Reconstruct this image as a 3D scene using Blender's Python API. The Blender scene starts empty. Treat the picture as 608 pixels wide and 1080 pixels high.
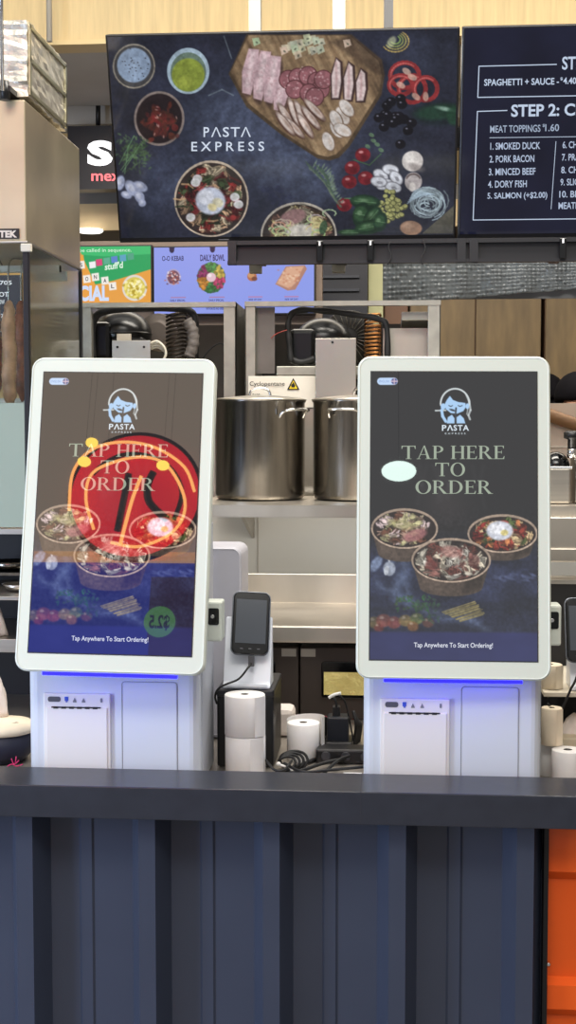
import bpy, bmesh, math, random
import numpy as np
from math import sin, cos, pi, radians, atan, sqrt
from mathutils import Vector, Matrix, Euler
random.seed(7)
SC = bpy.context.scene
COL = SC.collection

# ------------------------------------------------------------------ camera
FPX = 1400.0
YAW = atan(108 / 1400.0)
PIT = atan(90 / 1400.0)
cam = bpy.data.cameras.new('camera')
camo = bpy.data.objects.new('camera', cam)
COL.objects.link(camo)
cam.sensor_fit = 'VERTICAL'
cam.sensor_height = 36
cam.sensor_width = 36 * 608 / 1080
cam.lens = FPX / 1080 * 36
cam.clip_start = 0.05
camo.location = (0, 0, 1.6)
camo.rotation_euler = (pi / 2 - PIT, 0, YAW)
SC.camera = camo

# ------------------------------------------------------------------ world, light, exposure
w = bpy.data.worlds.new('world')
SC.world = w
w.use_nodes = True
bg = w.node_tree.nodes['Background']
bg.inputs[0].default_value = (0.97, 0.96, 0.94, 1)
bg.inputs[1].default_value = 0.56


def area(name, loc, target, size, power, color, sy=None):
    l = bpy.data.lights.new(name, 'AREA')
    l.shape = 'RECTANGLE'
    l.size = size
    l.size_y = sy or size
    l.energy = power
    l.color = color
    o = bpy.data.objects.new(name, l)
    COL.objects.link(o)
    o.location = loc
    d = Vector(target) - Vector(loc)
    o.rotation_euler = d.to_track_quat('-Z', 'Y').to_euler()
    return o


area('hall_light', (-0.6, 0.3, 4.3), (-0.2, 2.6, 1.2), 2.6, 48, (1.0, 0.98, 0.94), 1.6)
area('hall_light_far', (0.2, -1.9, 5.9), (0.1, 3.6, 1.1), 3.6, 120, (1.0, 0.95, 0.87), 1.4)
area('kitchen_light', (0.2, 3.1, 3.35), (0.2, 3.3, 0.9), 1.7, 62, (1.0, 0.94, 0.84), 0.5)
area('shelf_fill', (0.35, 3.33, 1.355), (0.35, 3.62, 1.0), 1.7, 2.6, (1.0, 0.96, 0.90), 0.06)  # unseen fill light added under the shelf to brighten the shaded wall
area('rear_light', (0.2, 5.0, 2.95), (0.2, 5.2, 0.9), 3.5, 38, (1.0, 0.93, 0.82), 0.8)
area('left_blue_fill', (-2.7, 0.9, 1.2), (-0.9, 2.4, 0.7), 0.5, 60, (0.58, 0.72, 1.0), 1.8)  # bluish light added to brighten the left of the counter front
area('fascia_light', (0.2, 3.9, 3.95), (0.0, 5.0, 3.3), 4.0, 17, (1.0, 0.95, 0.84), 0.5)

vs = SC.view_settings
vs.view_transform = 'Standard'
vs.look = 'None'
vs.gamma = 1.0
vs.exposure = 0.0
try:
    vs.use_curve_mapping = False
except Exception:
    pass

# ------------------------------------------------------------------ geometry helpers
Fv = Vector((-sin(YAW) * cos(PIT), cos(YAW) * cos(PIT), -sin(PIT)))
Rv = Vector((cos(YAW), sin(YAW), 0))
Uv = Rv.cross(Fv)
CP = Vector((0, 0, 1.6))


def P(px, py, Y):
    """point of the place at depth Y that the photograph shows at (px, py)"""
    d = Fv + Rv * ((px - 304) / FPX) + Uv * ((540 - py) / FPX)
    return CP + d * (Y / d.y)


def PZ(px, py, z):
    d = Fv + Rv * ((px - 304) / FPX) + Uv * ((540 - py) / FPX)
    return CP + d * ((z - 1.6) / d.z)


def lin(c):
    return tuple((v / 255 / 12.92) if v / 255 <= 0.04045 else ((v / 255 + 0.055) / 1.055) ** 2.4 for v in c)


MATS = {}


def mat(name, rgb, rough=0.5, metal=0.0, noise=0.0, nscale=8.0, stretch=(1, 1, 1), bump=0.0, emit=None, es=1.0,
        alpha=1.0, trans=0.0, ior=1.5, rvar=0.0, coat=0.0, spec=None):
    if name in MATS:
        return MATS[name]
    m = bpy.data.materials.new(name)
    m.use_nodes = True
    nt = m.node_tree
    b = nt.nodes['Principled BSDF']
    c = lin(rgb)
    b.inputs['Base Color'].default_value = (*c, 1)
    b.inputs['Roughness'].default_value = rough
    b.inputs['Metallic'].default_value = metal
    b.inputs['IOR'].default_value = ior
    b.inputs['Alpha'].default_value = alpha
    b.inputs['Transmission Weight'].default_value = trans
    b.inputs['Coat Weight'].default_value = coat
    if spec is not None:
        b.inputs['Specular IOR Level'].default_value = spec
    if emit:
        b.inputs['Emission Color'].default_value = (*lin(emit), 1)
        b.inputs['Emission Strength'].default_value = es
    if noise or bump or rvar:
        tc = nt.nodes.new('ShaderNodeTexCoord')
        mp = nt.nodes.new('ShaderNodeMapping')
        mp.inputs['Scale'].default_value = stretch
        nz = nt.nodes.new('ShaderNodeTexNoise')
        nz.inputs['Scale'].default_value = nscale
        nz.inputs['Detail'].default_value = 5
        nt.links.new(tc.outputs['Object'], mp.inputs['Vector'])
        nt.links.new(mp.outputs['Vector'], nz.inputs['Vector'])
        if noise:
            rmp = nt.nodes.new('ShaderNodeValToRGB')
            rmp.color_ramp.elements[0].position = 0.3
            rmp.color_ramp.elements[1].position = 0.7
            rmp.color_ramp.elements[0].color = (*[v * (1 - noise) for v in c], 1)
            rmp.color_ramp.elements[1].color = (*[min(1, v * (1 + noise)) for v in c], 1)
            nt.links.new(nz.outputs['Fac'], rmp.inputs['Fac'])
            nt.links.new(rmp.outputs['Color'], b.inputs['Base Color'])
        if bump:
            bp = nt.nodes.new('ShaderNodeBump')
            bp.inputs['Strength'].default_value = bump
            bp.inputs['Distance'].default_value = 0.01
            nt.links.new(nz.outputs['Fac'], bp.inputs['Height'])
            nt.links.new(bp.outputs['Normal'], b.inputs['Normal'])
        if rvar:
            mr = nt.nodes.new('ShaderNodeMapRange')
            mr.inputs['To Min'].default_value = max(0.02, rough - rvar)
            mr.inputs['To Max'].default_value = rough + rvar
            nt.links.new(nz.outputs['Fac'], mr.inputs['Value'])
            nt.links.new(mr.outputs['Result'], b.inputs['Roughness'])
    MATS[name] = m
    return m


class MB:
    def __init__(s):
        s.v = []
        s.f = []
        s.mi = []
        s.sm = []
        s.m = 0

    def add(s, vs_, fs, smooth=False):
        o = len(s.v)
        s.v += [tuple(x) for x in vs_]
        for f in fs:
            s.f.append([i + o for i in f])
            s.mi.append(s.m)
            s.sm.append(smooth)
        return s

    def box(s, x0, x1, y0, y1, z0, z1, bev=0.0):
        if bev:
            return s.rbox(x0, x1, y0, y1, z0, z1, bev)
        v = [(x, y, z) for x in (x0, x1) for y in (y0, y1) for z in (z0, z1)]
        return s.add(v, [(0, 1, 3, 2), (4, 6, 7, 5), (0, 4, 5, 1), (2, 3, 7, 6), (0, 2, 6, 4), (1, 5, 7, 3)])

    def rbox(s, x0, x1, y0, y1, z0, z1, bev, seg=2):
        bm = bmesh.new()
        bmesh.ops.create_cube(bm, size=1)
        for q in bm.verts:
            q.co = Vector(((x0 + x1) / 2 + q.co.x * (x1 - x0), (y0 + y1) / 2 + q.co.y * (y1 - y0),
                           (z0 + z1) / 2 + q.co.z * (z1 - z0)))
        bmesh.ops.bevel(bm, geom=bm.edges[:], offset=bev, segments=seg, affect='EDGES', profile=0.5)
        bm.verts.index_update()
        s.add([q.co for q in bm.verts], [[q.index for q in f.verts] for f in bm.faces], False)
        bm.free()
        return s

    def slab(s, outline, y0, y1, bev=0.0, seg=3):
        """outline in x,z extruded from y0 (front) to y1"""
        bm = bmesh.new()
        a = [bm.verts.new((x, y0, z)) for x, z in outline]
        b = [bm.verts.new((x, y1, z)) for x, z in outline]
        n = len(a)
        f = bm.faces.new(a)
        bm.faces.new(b[::-1])
        for i in range(n):
            bm.faces.new((a[i], b[i], b[(i + 1) % n], a[(i + 1) % n]))
        bmesh.ops.recalc_face_normals(bm, faces=bm.faces)
        if bev:
            es = [e for e in bm.edges if abs(e.verts[0].co.y - e.verts[1].co.y) < 1e-7]
            bmesh.ops.bevel(bm, geom=es, offset=bev, segments=seg, affect='EDGES', profile=0.5)
        bm.verts.index_update()
        s.add([q.co for q in bm.verts], [[q.index for q in f.verts] for f in bm.faces], False)
        bm.free()
        return s

    def lathe(s, prof, c=(0, 0, 0), n=32, axis='z', cap=True, smooth=True):
        vs_ = []
        for r, h in prof:
            for k in range(n):
                a = 2 * pi * k / n
                p = {'z': (r * cos(a), r * sin(a), h), 'y': (r * cos(a), h, r * sin(a)),
                     'x': (h, r * cos(a), r * sin(a))}[axis]
                vs_.append((c[0] + p[0], c[1] + p[1], c[2] + p[2]))
        fs = []
        for i in range(len(prof) - 1):
            for k in range(n):
                fs.append((i * n + k, i * n + (k + 1) % n, (i + 1) * n + (k + 1) % n, (i + 1) * n + k))
        s.add(vs_, fs, smooth)
        if cap:
            o = len(s.v) - len(vs_)
            s.f.append([o + k for k in range(n)][::-1]); s.mi.append(s.m); s.sm.append(False)
            q = o + (len(prof) - 1) * n
            s.f.append([q + k for k in range(n)]); s.mi.append(s.m); s.sm.append(False)
        return s

    def tube(s, pts, r, n=8, curve=True, closed=False):
        pts = [Vector(p) for p in pts]
        if curve and len(pts) > 2:
            out = []
            N = len(pts)
            for i in range(N if closed else N - 1):
                if closed:
                    p0, p1, p2, p3 = pts[i - 1], pts[i], pts[(i + 1) % N], pts[(i + 2) % N]
                else:
                    p0, p1, p2, p3 = pts[max(i - 1, 0)], pts[i], pts[i + 1], pts[min(i + 2, N - 1)]
                for k in range(6):
                    t = k / 6
                    out.append(0.5 * ((2 * p1) + (p2 - p0) * t + (2 * p0 - 5 * p1 + 4 * p2 - p3) * t * t +
                                      (3 * p1 - p0 - 3 * p2 + p3) * t ** 3))
            if not closed:
                out.append(pts[-1])
            pts = out
        N = len(pts)
        vs_ = []
        up = Vector((0, 0, 1))
        last = None
        for i in range(N):
            if closed:
                t = (pts[(i + 1) % N] - pts[i - 1]).normalized()
            else:
                t = (pts[min(i + 1, N - 1)] - pts[max(i - 1, 0)]).normalized()
            if last is None:
                a = t.cross(up)
                if a.length < 0.1:
                    a = t.cross(Vector((1, 0, 0)))
            else:
                a = last - t * last.dot(t)
            a.normalize()
            last = a
            b = t.cross(a)
            rr = r(i / max(1, N - 1)) if callable(r) else r
            for k in range(n):
                vs_.append(pts[i] + (a * cos(2 * pi * k / n) + b * sin(2 * pi * k / n)) * rr)
        fs = []
        for i in range(N if closed else N - 1):
            j = (i + 1) % N
            for k in range(n):
                fs.append((i * n + k, i * n + (k + 1) % n, j * n + (k + 1) % n, j * n + k))
        if not closed:
            fs.append(list(range(n))[::-1])
            fs.append([(N - 1) * n + k for k in range(n)])
        return s.add(vs_, fs, True)

    def ball(s, c, rx, ry, rz, n=16, m=10, zmin=-1.0):
        prof = []
        for i in range(m + 1):
            a = -pi / 2 + pi * i / m
            prof.append((max(cos(a), 1e-3), max(sin(a), zmin)))
        o = len(s.v)
        s.lathe(prof, (0, 0, 0), n)
        for i in range(o, len(s.v)):
            x, y, z = s.v[i]
            s.v[i] = (c[0] + x * rx, c[1] + y * ry, c[2] + z * rz)
        return s

    def xf(s, M):
        s.v = [tuple(M @ Vector(p)) for p in s.v]
        return s

    def build(s, name, mats, parent=None, origin=None):
        if not isinstance(mats, (list, tuple)):
            mats = [mats]
        if parent is not None:
            o = Vector(ORI.get(parent.name, (0, 0, 0)))
        elif origin is not None:
            o = Vector(origin)
        else:
            a = np.array(s.v)
            o = Vector(((a[:, 0].min() + a[:, 0].max()) / 2, (a[:, 1].min() + a[:, 1].max()) / 2, a[:, 2].min()))
        me = bpy.data.meshes.new(name)
        me.from_pydata([tuple(Vector(p) - o) for p in s.v], [], s.f)
        for m in mats:
            me.materials.append(m)
        me.polygons.foreach_set('material_index', s.mi)
        me.polygons.foreach_set('use_smooth', s.sm)
        me.update()
        bm = bmesh.new(); bm.from_mesh(me)
        bmesh.ops.recalc_face_normals(bm, faces=bm.faces)
        bm.to_mesh(me); bm.free()
        ob = bpy.data.objects.new(name, me)
        COL.objects.link(ob)
        if parent is not None:
            ob.parent = parent
            ORI[ob.name] = tuple(o)
        else:
            ob.location = o
            ORI[ob.name] = tuple(o)
        return ob


ORI = {}


def thing(name, label, cat, loc=(0, 0, 0), group=None, local=False):
    o = bpy.data.objects.new(name, None)
    o.empty_display_size = 0.05
    COL.objects.link(o)
    o.location = loc
    o['label'] = label
    o['category'] = cat
    if group:
        o['group'] = group
    ORI[o.name] = (0, 0, 0) if local else tuple(loc)
    return o


def tag(o, label, cat, group=None, kind=None):
    o['label'] = label
    o['category'] = cat
    if group:
        o['group'] = group
    if kind:
        o['kind'] = kind
    return o


def struct(o):
    o['kind'] = 'structure'
    return o


def dup(root, loc, label, group=None):
    def cp(o, par):
        c = o.copy()
        COL.objects.link(c)
        c.parent = par
        for ch in list(o.children):
            cp(ch, c)
        return c
    r = cp(root, None)
    r.location = loc
    r['label'] = label
    if group:
        r['group'] = group
    return r


def pbox(mb, x0, y0, x1, y1, Y, d, bev=0.0):
    a = P(x0, y1, Y)
    b = P(x1, y0, Y)
    return mb.box(a.x, b.x, Y, Y + d, a.z, b.z, bev)


# ------------------------------------------------------------------ text
def text_geo(body, bold=0.0, space=1.0):
    cu = bpy.data.curves.new('t', 'FONT')
    cu.body = body
    cu.size = 1
    cu.offset = bold
    cu.space_character = space
    cu.resolution_u = 3
    ob = bpy.data.objects.new('t', cu)
    me = ob.to_mesh()
    v = np.array([tuple(q.co)[:2] for q in me.vertices]) if len(me.vertices) else np.zeros((0, 2))
    f = [list(p.vertices) for p in me.polygons]
    ob.to_mesh_clear()
    bpy.data.objects.remove(ob)
    bpy.data.curves.remove(cu)
    return v, f


CAPH = None


def text_fit(body, x0, y0, x1, y1, bold=0.0, slope=0.0, space=1.0):
    """text whose ink fills the box: returns design-space verts (y grows down)"""
    v, f = text_geo(body, bold, space)
    a, b = v.min(0), v.max(0)
    t = (v - a) / np.maximum(b - a, 1e-6)
    X = x0 + t[:, 0] * (x1 - x0)
    Y = y1 - t[:, 1] * (y1 - y0) + slope * (X - x0)
    return np.stack([X, Y], 1), f


def serif(ch):
    """polygons of a serif capital, height 1"""
    q = []
    th, tn, sf = 0.15, 0.05, 0.035

    def r(x0, x1, y0, y1):
        q.append([(x0, y0), (x1, y0), (x1, y1), (x0, y1)])

    def stem(x):
        r(x, x + th, 0, 1); r(x - .08, x + th + .08, 0, sf); r(x - .08, x + th + .08, 1 - sf, 1)

    def ring(cx, cy, rx, ry, ix, iy, a0=0, a1=2 * pi, n=20):
        for k in range(n):
            a = a0 + (a1 - a0) * k / n; b = a0 + (a1 - a0) * (k + 1) / n
            q.append([(cx + rx * cos(a), cy + ry * sin(a)), (cx + rx * cos(b), cy + ry * sin(b)),
                      (cx + ix * cos(b), cy + iy * sin(b)), (cx + ix * cos(a), cy + iy * sin(a))])
    if ch == 'T':
        r(.36, .36 + th, 0, 1); r(.26, .61, 0, sf); r(.02, .85, .94, 1)
        q.append([(.02, .76), (.05, .76), (.1, .95), (.02, .95)]); q.append([(.85, .76), (.82, .76), (.77, .95), (.85, .95)])
        return q, .87
    if ch == 'A':
        q.append([(.08, 0), (.13, 0), (.47, 1), (.42, 1)]); q.append([(.62, 0), (.79, 0), (.49, 1.02), (.42, 1)])
        r(.2, .62, .32, .36); r(0, .24, 0, sf); r(.52, .9, 0, sf)
        return q, .9
    if ch == 'P':
        stem(.08); ring(.3, .74, .34, .26, .19, .21, -pi / 2, pi / 2); r(.2, .3, .95, 1); r(.2, .3, .48, .53)
        return q, .66
    if ch == 'R':
        stem(.08); ring(.3, .74, .33, .26, .18, .21, -pi / 2, pi / 2); r(.2, .3, .95, 1); r(.2, .3, .48, .53)
        q.append([(.32, .5), (.45, .5), (.82, 0), (.62, 0)]); r(.62, .88, 0, sf)
        return q, .86
    if ch == 'H':
        stem(.08); stem(.62); r(.2, .65, .48, .53)
        return q, .86
    if ch == 'E':
        stem(.08); r(.2, .6, .95, 1); r(.2, .62, 0, .05); r(.2, .48, .49, .54)
        q.append([(.6, .8), (.57, .8), (.52, .96), (.6, .96)]); q.append([(.64, .22), (.61, .22), (.54, .04), (.62, .04)])
        q.append([(.48, .4), (.46, .4), (.44, .52), (.46, .64), (.48, .64)])
        return q, .68
    if ch == 'O':
        ring(.47, .5, .44, .52, .28, .47, n=32)
        return q, .94
    if ch == 'D':
        stem(.08); ring(.32, .5, .48, .5, .32, .45, -pi / 2, pi / 2, 24); r(.2, .34, .95, 1); r(.2, .34, 0, .05)
        return q, .86
    return q, .34


def serif_line(s, x0, x1, y0, y1):
    x = 0
    out = []
    for ch in s:
        g, wd = serif(ch)
        out += [[(p[0] + x, p[1]) for p in poly] for poly in g]
        x += wd + .04
    x -= .04
    k = (x1 - x0) / x
    return [[(x0 + p[0] * k, y1 - p[1] * (y1 - y0)) for p in poly] for poly in out]


# ------------------------------------------------------------------ painted pictures (what a screen displays)
class Pic:
    """a displayed picture: a fine grid over the screen's own rectangle, colour kept per vertex.
    quad = the four corners (tl, tr, br, bl) in the units the drawing is made in"""

    def __init__(s, quad, w, h, nx, ny, base):
        s.q = [np.array(c, float) for c in quad]
        s.w, s.h, s.nx, s.ny = w, h, nx, ny
        u, v = np.meshgrid(np.linspace(0, 1, nx), np.linspace(0, 1, ny))
        s.u, s.v = u, v
        tl, tr, br, bl = s.q
        p = (tl * ((1 - u) * (1 - v))[..., None] + tr * (u * (1 - v))[..., None] + br * (u * v)[..., None] +
             bl * ((1 - u) * v)[..., None])
        s.X, s.Y = p[..., 0], p[..., 1]
        s.C = np.zeros((ny, nx, 3)) + np.array(base, float)
        s.over = []
        s.rng = np.random.RandomState(3)

    def win(s, x0, y0, x1, y1):
        ry = np.where((s.Y.max(1) >= y0) & (s.Y.min(1) <= y1))[0]
        rx = np.where((s.X.max(0) >= x0) & (s.X.min(0) <= x1))[0]
        if len(ry) == 0 or len(rx) == 0:
            return None
        return slice(ry[0], ry[-1] + 1), slice(rx[0], rx[-1] + 1)

    def blend(s, sl, a, col, op=1.0):
        a = (np.clip(a, 0, 1) * op)[..., None]
        s.C[sl] = s.C[sl] * (1 - a) + np.array(col, float) * a

    def ell(s, cx, cy, rx, ry, col, rot=0.0, op=1.0, soft=0.8):
        R = max(rx, ry) + soft + 1
        sl = s.win(cx - R, cy - R, cx + R, cy + R)
        if sl is None:
            return
        x = s.X[sl] - cx; y = s.Y[sl] - cy
        c, n = cos(rot), sin(rot)
        a = x * c + y * n; b = -x * n + y * c
        d = (1 - np.sqrt((a / rx) ** 2 + (b / ry) ** 2)) * min(rx, ry)
        s.blend(sl, d / soft + 0.5, col, op)

    def glow(s, cx, cy, rx, ry, col, op=1.0):
        R = max(rx, ry) * 2
        sl = s.win(cx - R, cy - R, cx + R, cy + R)
        if sl is None:
            return
        d = ((s.X[sl] - cx) / rx) ** 2 + ((s.Y[sl] - cy) / ry) ** 2
        s.blend(sl, np.exp(-d * 1.5), col, op)

    def line(s, pts, wd, col, op=1.0, soft=0.8):
        for (x0, y0), (x1, y1) in zip(pts[:-1], pts[1:]):
            R = wd + soft
            sl = s.win(min(x0, x1) - R, min(y0, y1) - R, max(x0, x1) + R, max(y0, y1) + R)
            if sl is None:
                continue
            dx, dy = x1 - x0, y1 - y0
            L = dx * dx + dy * dy + 1e-9
            t = np.clip(((s.X[sl] - x0) * dx + (s.Y[sl] - y0) * dy) / L, 0, 1)
            d = np.hypot(s.X[sl] - x0 - t * dx, s.Y[sl] - y0 - t * dy)
            s.blend(sl, (wd / 2 - d) / soft + 0.5, col, op)

    def arc(s, cx, cy, rx, ry, wd, col, a0=0, a1=2 * pi, n=24, op=1.0, rot=0.0):
        pts = []
        for k in range(n + 1):
            a = a0 + (a1 - a0) * k / n
            x, y = rx * cos(a), ry * sin(a)
            pts.append((cx + x * cos(rot) - y * sin(rot), cy + x * sin(rot) + y * cos(rot)))
        s.line(pts, wd, col, op)

    def poly(s, pts, col, op=1.0, soft=0.8):
        xs = [p[0] for p in pts]; ys = [p[1] for p in pts]
        sl = s.win(min(xs) - soft, min(ys) - soft, max(xs) + soft, max(ys) + soft)
        if sl is None:
            return
        X, Y = s.X[sl], s.Y[sl]
        ins = np.zeros(X.shape, bool)
        dm = np.full(X.shape, 1e9)
        n = len(pts)
        for i in range(n):
            x0, y0 = pts[i]; x1, y1 = pts[(i + 1) % n]
            cnd = ((y0 > Y) != (y1 > Y)) & (X < (x1 - x0) * (Y - y0) / (y1 - y0 + 1e-12) + x0)
            ins ^= cnd
            dx, dy = x1 - x0, y1 - y0
            t = np.clip(((X - x0) * dx + (Y - y0) * dy) / (dx * dx + dy * dy + 1e-9), 0, 1)
            dm = np.minimum(dm, np.hypot(X - x0 - t * dx, Y - y0 - t * dy))
        s.blend(sl, np.where(ins, dm, -dm) / soft + 0.5, col, op)

    def noise(s, scale, seed, ax=1.0, ang=0.0, octs=3):
        rg = np.random.RandomState(seed)
        out = np.zeros(s.X.shape)
        tot = 0
        xx = s.X * cos(ang) + s.Y * sin(ang)
        yy = -s.X * sin(ang) + s.Y * cos(ang)
        for o in range(octs):
            g = rg.rand(128, 128)
            x = (xx / scale * 2 ** o) % 127; y = (yy / scale / ax * 2 ** o) % 127
            xi, yi = np.floor(x).astype(int), np.floor(y).astype(int)
            fx, fy = x - xi, y - yi
            fx = fx * fx * (3 - 2 * fx); fy = fy * fy * (3 - 2 * fy)
            xj, yj = (xi + 1) % 128, (yi + 1) % 128
            out += (g[yi, xi] * (1 - fx) * (1 - fy) + g[yi, xj] * fx * (1 - fy) + g[yj, xi] * (1 - fx) * fy +
                    g[yj, xj] * fx * fy) / 2 ** o
            tot += 1 / 2 ** o
        return out / tot

    def text(s, body, x0, y0, x1, y1, col, bold=0.0, slope=0.0, space=1.0):
        v, f = text_fit(body, x0, y0, x1, y1, bold, slope, space)
        s.over.append((v, f, col))

    def polys(s, pl, col):
        v = []; f = []
        for p in pl:
            f.append(list(range(len(v), len(v) + len(p))))
            v += p
        s.over.append((np.array(v, float), f, col))

    def uv(s, pts):
        tl, tr, br, bl = s.q
        u = np.full(len(pts), .5); v = np.full(len(pts), .5)
        for _ in range(8):
            top = tl[1] + (tr[1] - tl[1]) * u; bot = bl[1] + (br[1] - bl[1]) * u
            v = (pts[:, 1] - top) / (bot - top)
            le = tl[0] + (bl[0] - tl[0]) * v; ri = tr[0] + (br[0] - tr[0]) * v
            u = (pts[:, 0] - le) / (ri - le)
        return u, v

    def build(s, name, material, parent, y=0.0, lift=0.0004, clip=True):
        """flat mesh in the parent's local x,z plane centred on its origin"""
        nx, ny = s.nx, s.ny
        vx = (s.u.ravel() - .5) * s.w
        vz = (.5 - s.v.ravel()) * s.h
        V = np.stack([vx, np.full(vx.shape, y), vz], 1)
        i = np.arange(nx * ny).reshape(ny, nx)
        F = np.stack([i[:-1, :-1].ravel(), i[1:, :-1].ravel(), i[1:, 1:].ravel(), i[:-1, 1:].ravel()], 1).tolist()
        C = s.C.reshape(-1, 3)
        Vs = [V]; Cs = [C]; off = len(V)
        for k, (pv, pf, col) in enumerate(s.over):
            u, v = s.uv(pv)
            if clip:
                u = np.clip(u, 0, 1); v = np.clip(v, 0, 1)
            Vs.append(np.stack([(u - .5) * s.w, np.full(len(u), y - lift * (1 + 0.1 * (k % 5))), (.5 - v) * s.h], 1))
            Cs.append(np.tile(np.array(col, float), (len(u), 1)))
            F += [[q + off for q in f] for f in pf]
            off += len(u)
        V = np.concatenate(Vs); C = np.clip(np.concatenate(Cs), 0, 255) / 255
        L = np.where(C <= 0.04045, C / 12.92, ((C + 0.055) / 1.055) ** 2.4)
        me = bpy.data.meshes.new(name)
        me.from_pydata(V.tolist(), [], F)
        ca = me.color_attributes.new('picture', 'FLOAT_COLOR', 'POINT')
        ca.data.foreach_set('color', np.concatenate([L, np.ones((len(L), 1))], 1).ravel().astype('f'))
        me.materials.append(material)
        me.update()
        ob = bpy.data.objects.new(name, me)
        COL.objects.link(ob)
        ob.parent = parent
        return ob


def screen_mat(name, strength, rough=0.04, ior=1.5, black=(6, 6, 8)):
    m = bpy.data.materials.new(name)
    m.use_nodes = True
    nt = m.node_tree
    b = nt.nodes['Principled BSDF']
    b.inputs['Base Color'].default_value = (*lin(black), 1)
    b.inputs['Roughness'].default_value = rough
    b.inputs['IOR'].default_value = ior
    a = nt.nodes.new('ShaderNodeAttribute')
    a.attribute_name = 'picture'
    nt.links.new(a.outputs['Color'], b.inputs['Emission Color'])
    b.inputs['Emission Strength'].default_value = strength
    return m


# ------------------------------------------------------------------ materials
STEEL = mat('brushed_steel', (188, 182, 172), .36, 1, noise=.10, nscale=14, stretch=(.3, .3, 9), rvar=.08)
STEELH = mat('brushed_steel_sheet', (204, 196, 184), .40, 1, noise=.12, nscale=6, stretch=(1, 1, .4), rvar=.1, bump=.15)
STEELD = mat('pot_steel', (128, 124, 118), .22, 1, noise=.15, nscale=10, stretch=(8, 8, .3), rvar=.08)
CHROME = mat('chrome', (220, 220, 220), .12, 1)
GALV = mat('galvanised_steel', (170, 168, 158), .42, .8, noise=.15, nscale=20)
BLACKP = mat('black_plastic', (20, 20, 22), .38, 0, noise=.1)
BLACKR = mat('black_rubber', (16, 16, 18), .6, 0, noise=.2)
BLACKG = mat('black_gloss', (8, 8, 10), .12, 0)
WHITEP = mat('kiosk_white', (222, 228, 216), .32, 0)
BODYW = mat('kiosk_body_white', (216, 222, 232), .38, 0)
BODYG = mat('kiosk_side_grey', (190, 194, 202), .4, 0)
PANW = mat('printer_panel_white', (236, 233, 232), .42, 0)
SEAM = mat('seam_grey', (150, 152, 160), .6, 0)
PAPER = mat('receipt_paper', (228, 225, 222), .75, 0, noise=.03, nscale=30)
CREAMP = mat('cream_paper', (232, 216, 190), .75, 0, noise=.04, nscale=30)
COUNTM = mat('counter_laminate', (46, 49, 58), .30, 0, noise=.10, nscale=30, bump=.02)
NAVY = mat('container_navy', (60, 67, 84), .30, 0, noise=.05, nscale=5, rvar=.05)
ORANGE = mat('container_orange', (240, 96, 22), .42, 0, noise=.06, nscale=5)
DARK = mat('dark_panel', (24, 24, 28), .45, 0, noise=.15)
DNAVY = mat('dark_navy', (22, 24, 44), .6, 0, noise=.1)

# ================================================================== setting
# --- floor
m = MB(); m.box(-7, 7, -7, 9, -.05, 0)
struct(m.build('floor', mat('floor_tile', (120, 116, 112), .35, 0, noise=.12, nscale=3), origin=(0, 0, 0)))

# --- upper plywood fascia behind the screens with thin seam strips
ply = mat('plywood', (226, 200, 146), .55, 0, noise=.10, nscale=7, stretch=(9, 9, .6), bump=.05)
a = P(27, 44, 5.0)
m = MB()
m.box(-2.9, 2.9, 5.0, 5.08, a.z, 4.0)
fas = struct(m.build('wall_upper', ply))
m = MB(); m.box(-2.9, 2.9, 4.985, 5.1, a.z - .018, a.z)
struct(m.build('trim_1', mat('plywood_edge', (232, 206, 150), .5)))

# --- ceiling pieces of the rear corridor
cw = mat('ceiling_white', (205, 200, 190), .7, 0, noise=.03)
m = MB(); m.box(-3.4, 3.4, 5.08, 6.0, a.z + .0, a.z + .06)
struct(m.build('ceiling', cw))
m = MB()
z0 = P(90, 81, 6.0).z
m.box(-3.4, 3.4, 6.0, 6.1, z0, 3.3)
struct(m.build('trim_2', mat('dark_beam', (34, 34, 48), .6)))
m = MB()
z1 = P(90, 131, 6.12).z
m.box(-3.4, 3.4, 6.12, 6.3, z1 - .0, z0 + .02)
struct(m.build('trim_3', mat('bulkhead_grey', (190, 184, 174), .7, 0, noise=.05)))
m = MB()
m.box(-3.4, 3.4, 7.6, 7.7, 0, 3.3)
struct(m.build('wall_back', mat('back_wall', (205, 178, 128), .6, 0, noise=.08, nscale=4, stretch=(6, 6, .5))))
m = MB(); m.box(3.4, 3.5, -5, 7.7, 0, 6.2)
struct(m.build('wall_right', mat('side_wall', (150, 142, 132), .7, 0, noise=.05)))
m = MB(); m.box(-3.5, -3.4, 3.0, 7.7, 0, 6.2)
struct(m.build('wall_left', MATS['side_wall']))

# --- low kitchen partition wall behind the appliances
m = MB(); m.box(P(205, 600, 3.7).x, 1.9, 3.70, 3.76, 0, 1.395)
struct(m.build('wall_middle', mat('kitchen_tile', (200, 198, 190), .35, 0, noise=.03, nscale=4)))
m = MB()
xs = P(272, 570, 3.697).x
m.box(xs - .0012, xs + .0012, 3.697, 3.70, 1.1, 1.39)
struct(m.build('trim_5', mat('wall_joint', (160, 152, 140), .7)))

# ================================================================== counter
cnt = thing('counter', 'long dark counter with charcoal ledge and navy corrugated front below the kiosks', 'counter', (0, 2.3, 0))
ZT = 0.966
m = MB(); m.rbox(-2.2, 2.2, 2.275, 2.40, .908, ZT, .0018)
m.build('countertop', COUNTM, cnt)
# joint in the ledge
m = MB(); xj = P(381, 830, 2.3).x; m.box(xj - .0008, xj + .0008, 2.2745, 2.40, .909, ZT + .0004)
m.build('joint', mat('joint_dark', (52, 52, 60), .4), cnt)
# corrugated front: narrow raised ribs between wide flats
YF = 2.345


def XF(px): return P(px, 950, YF).x


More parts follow.
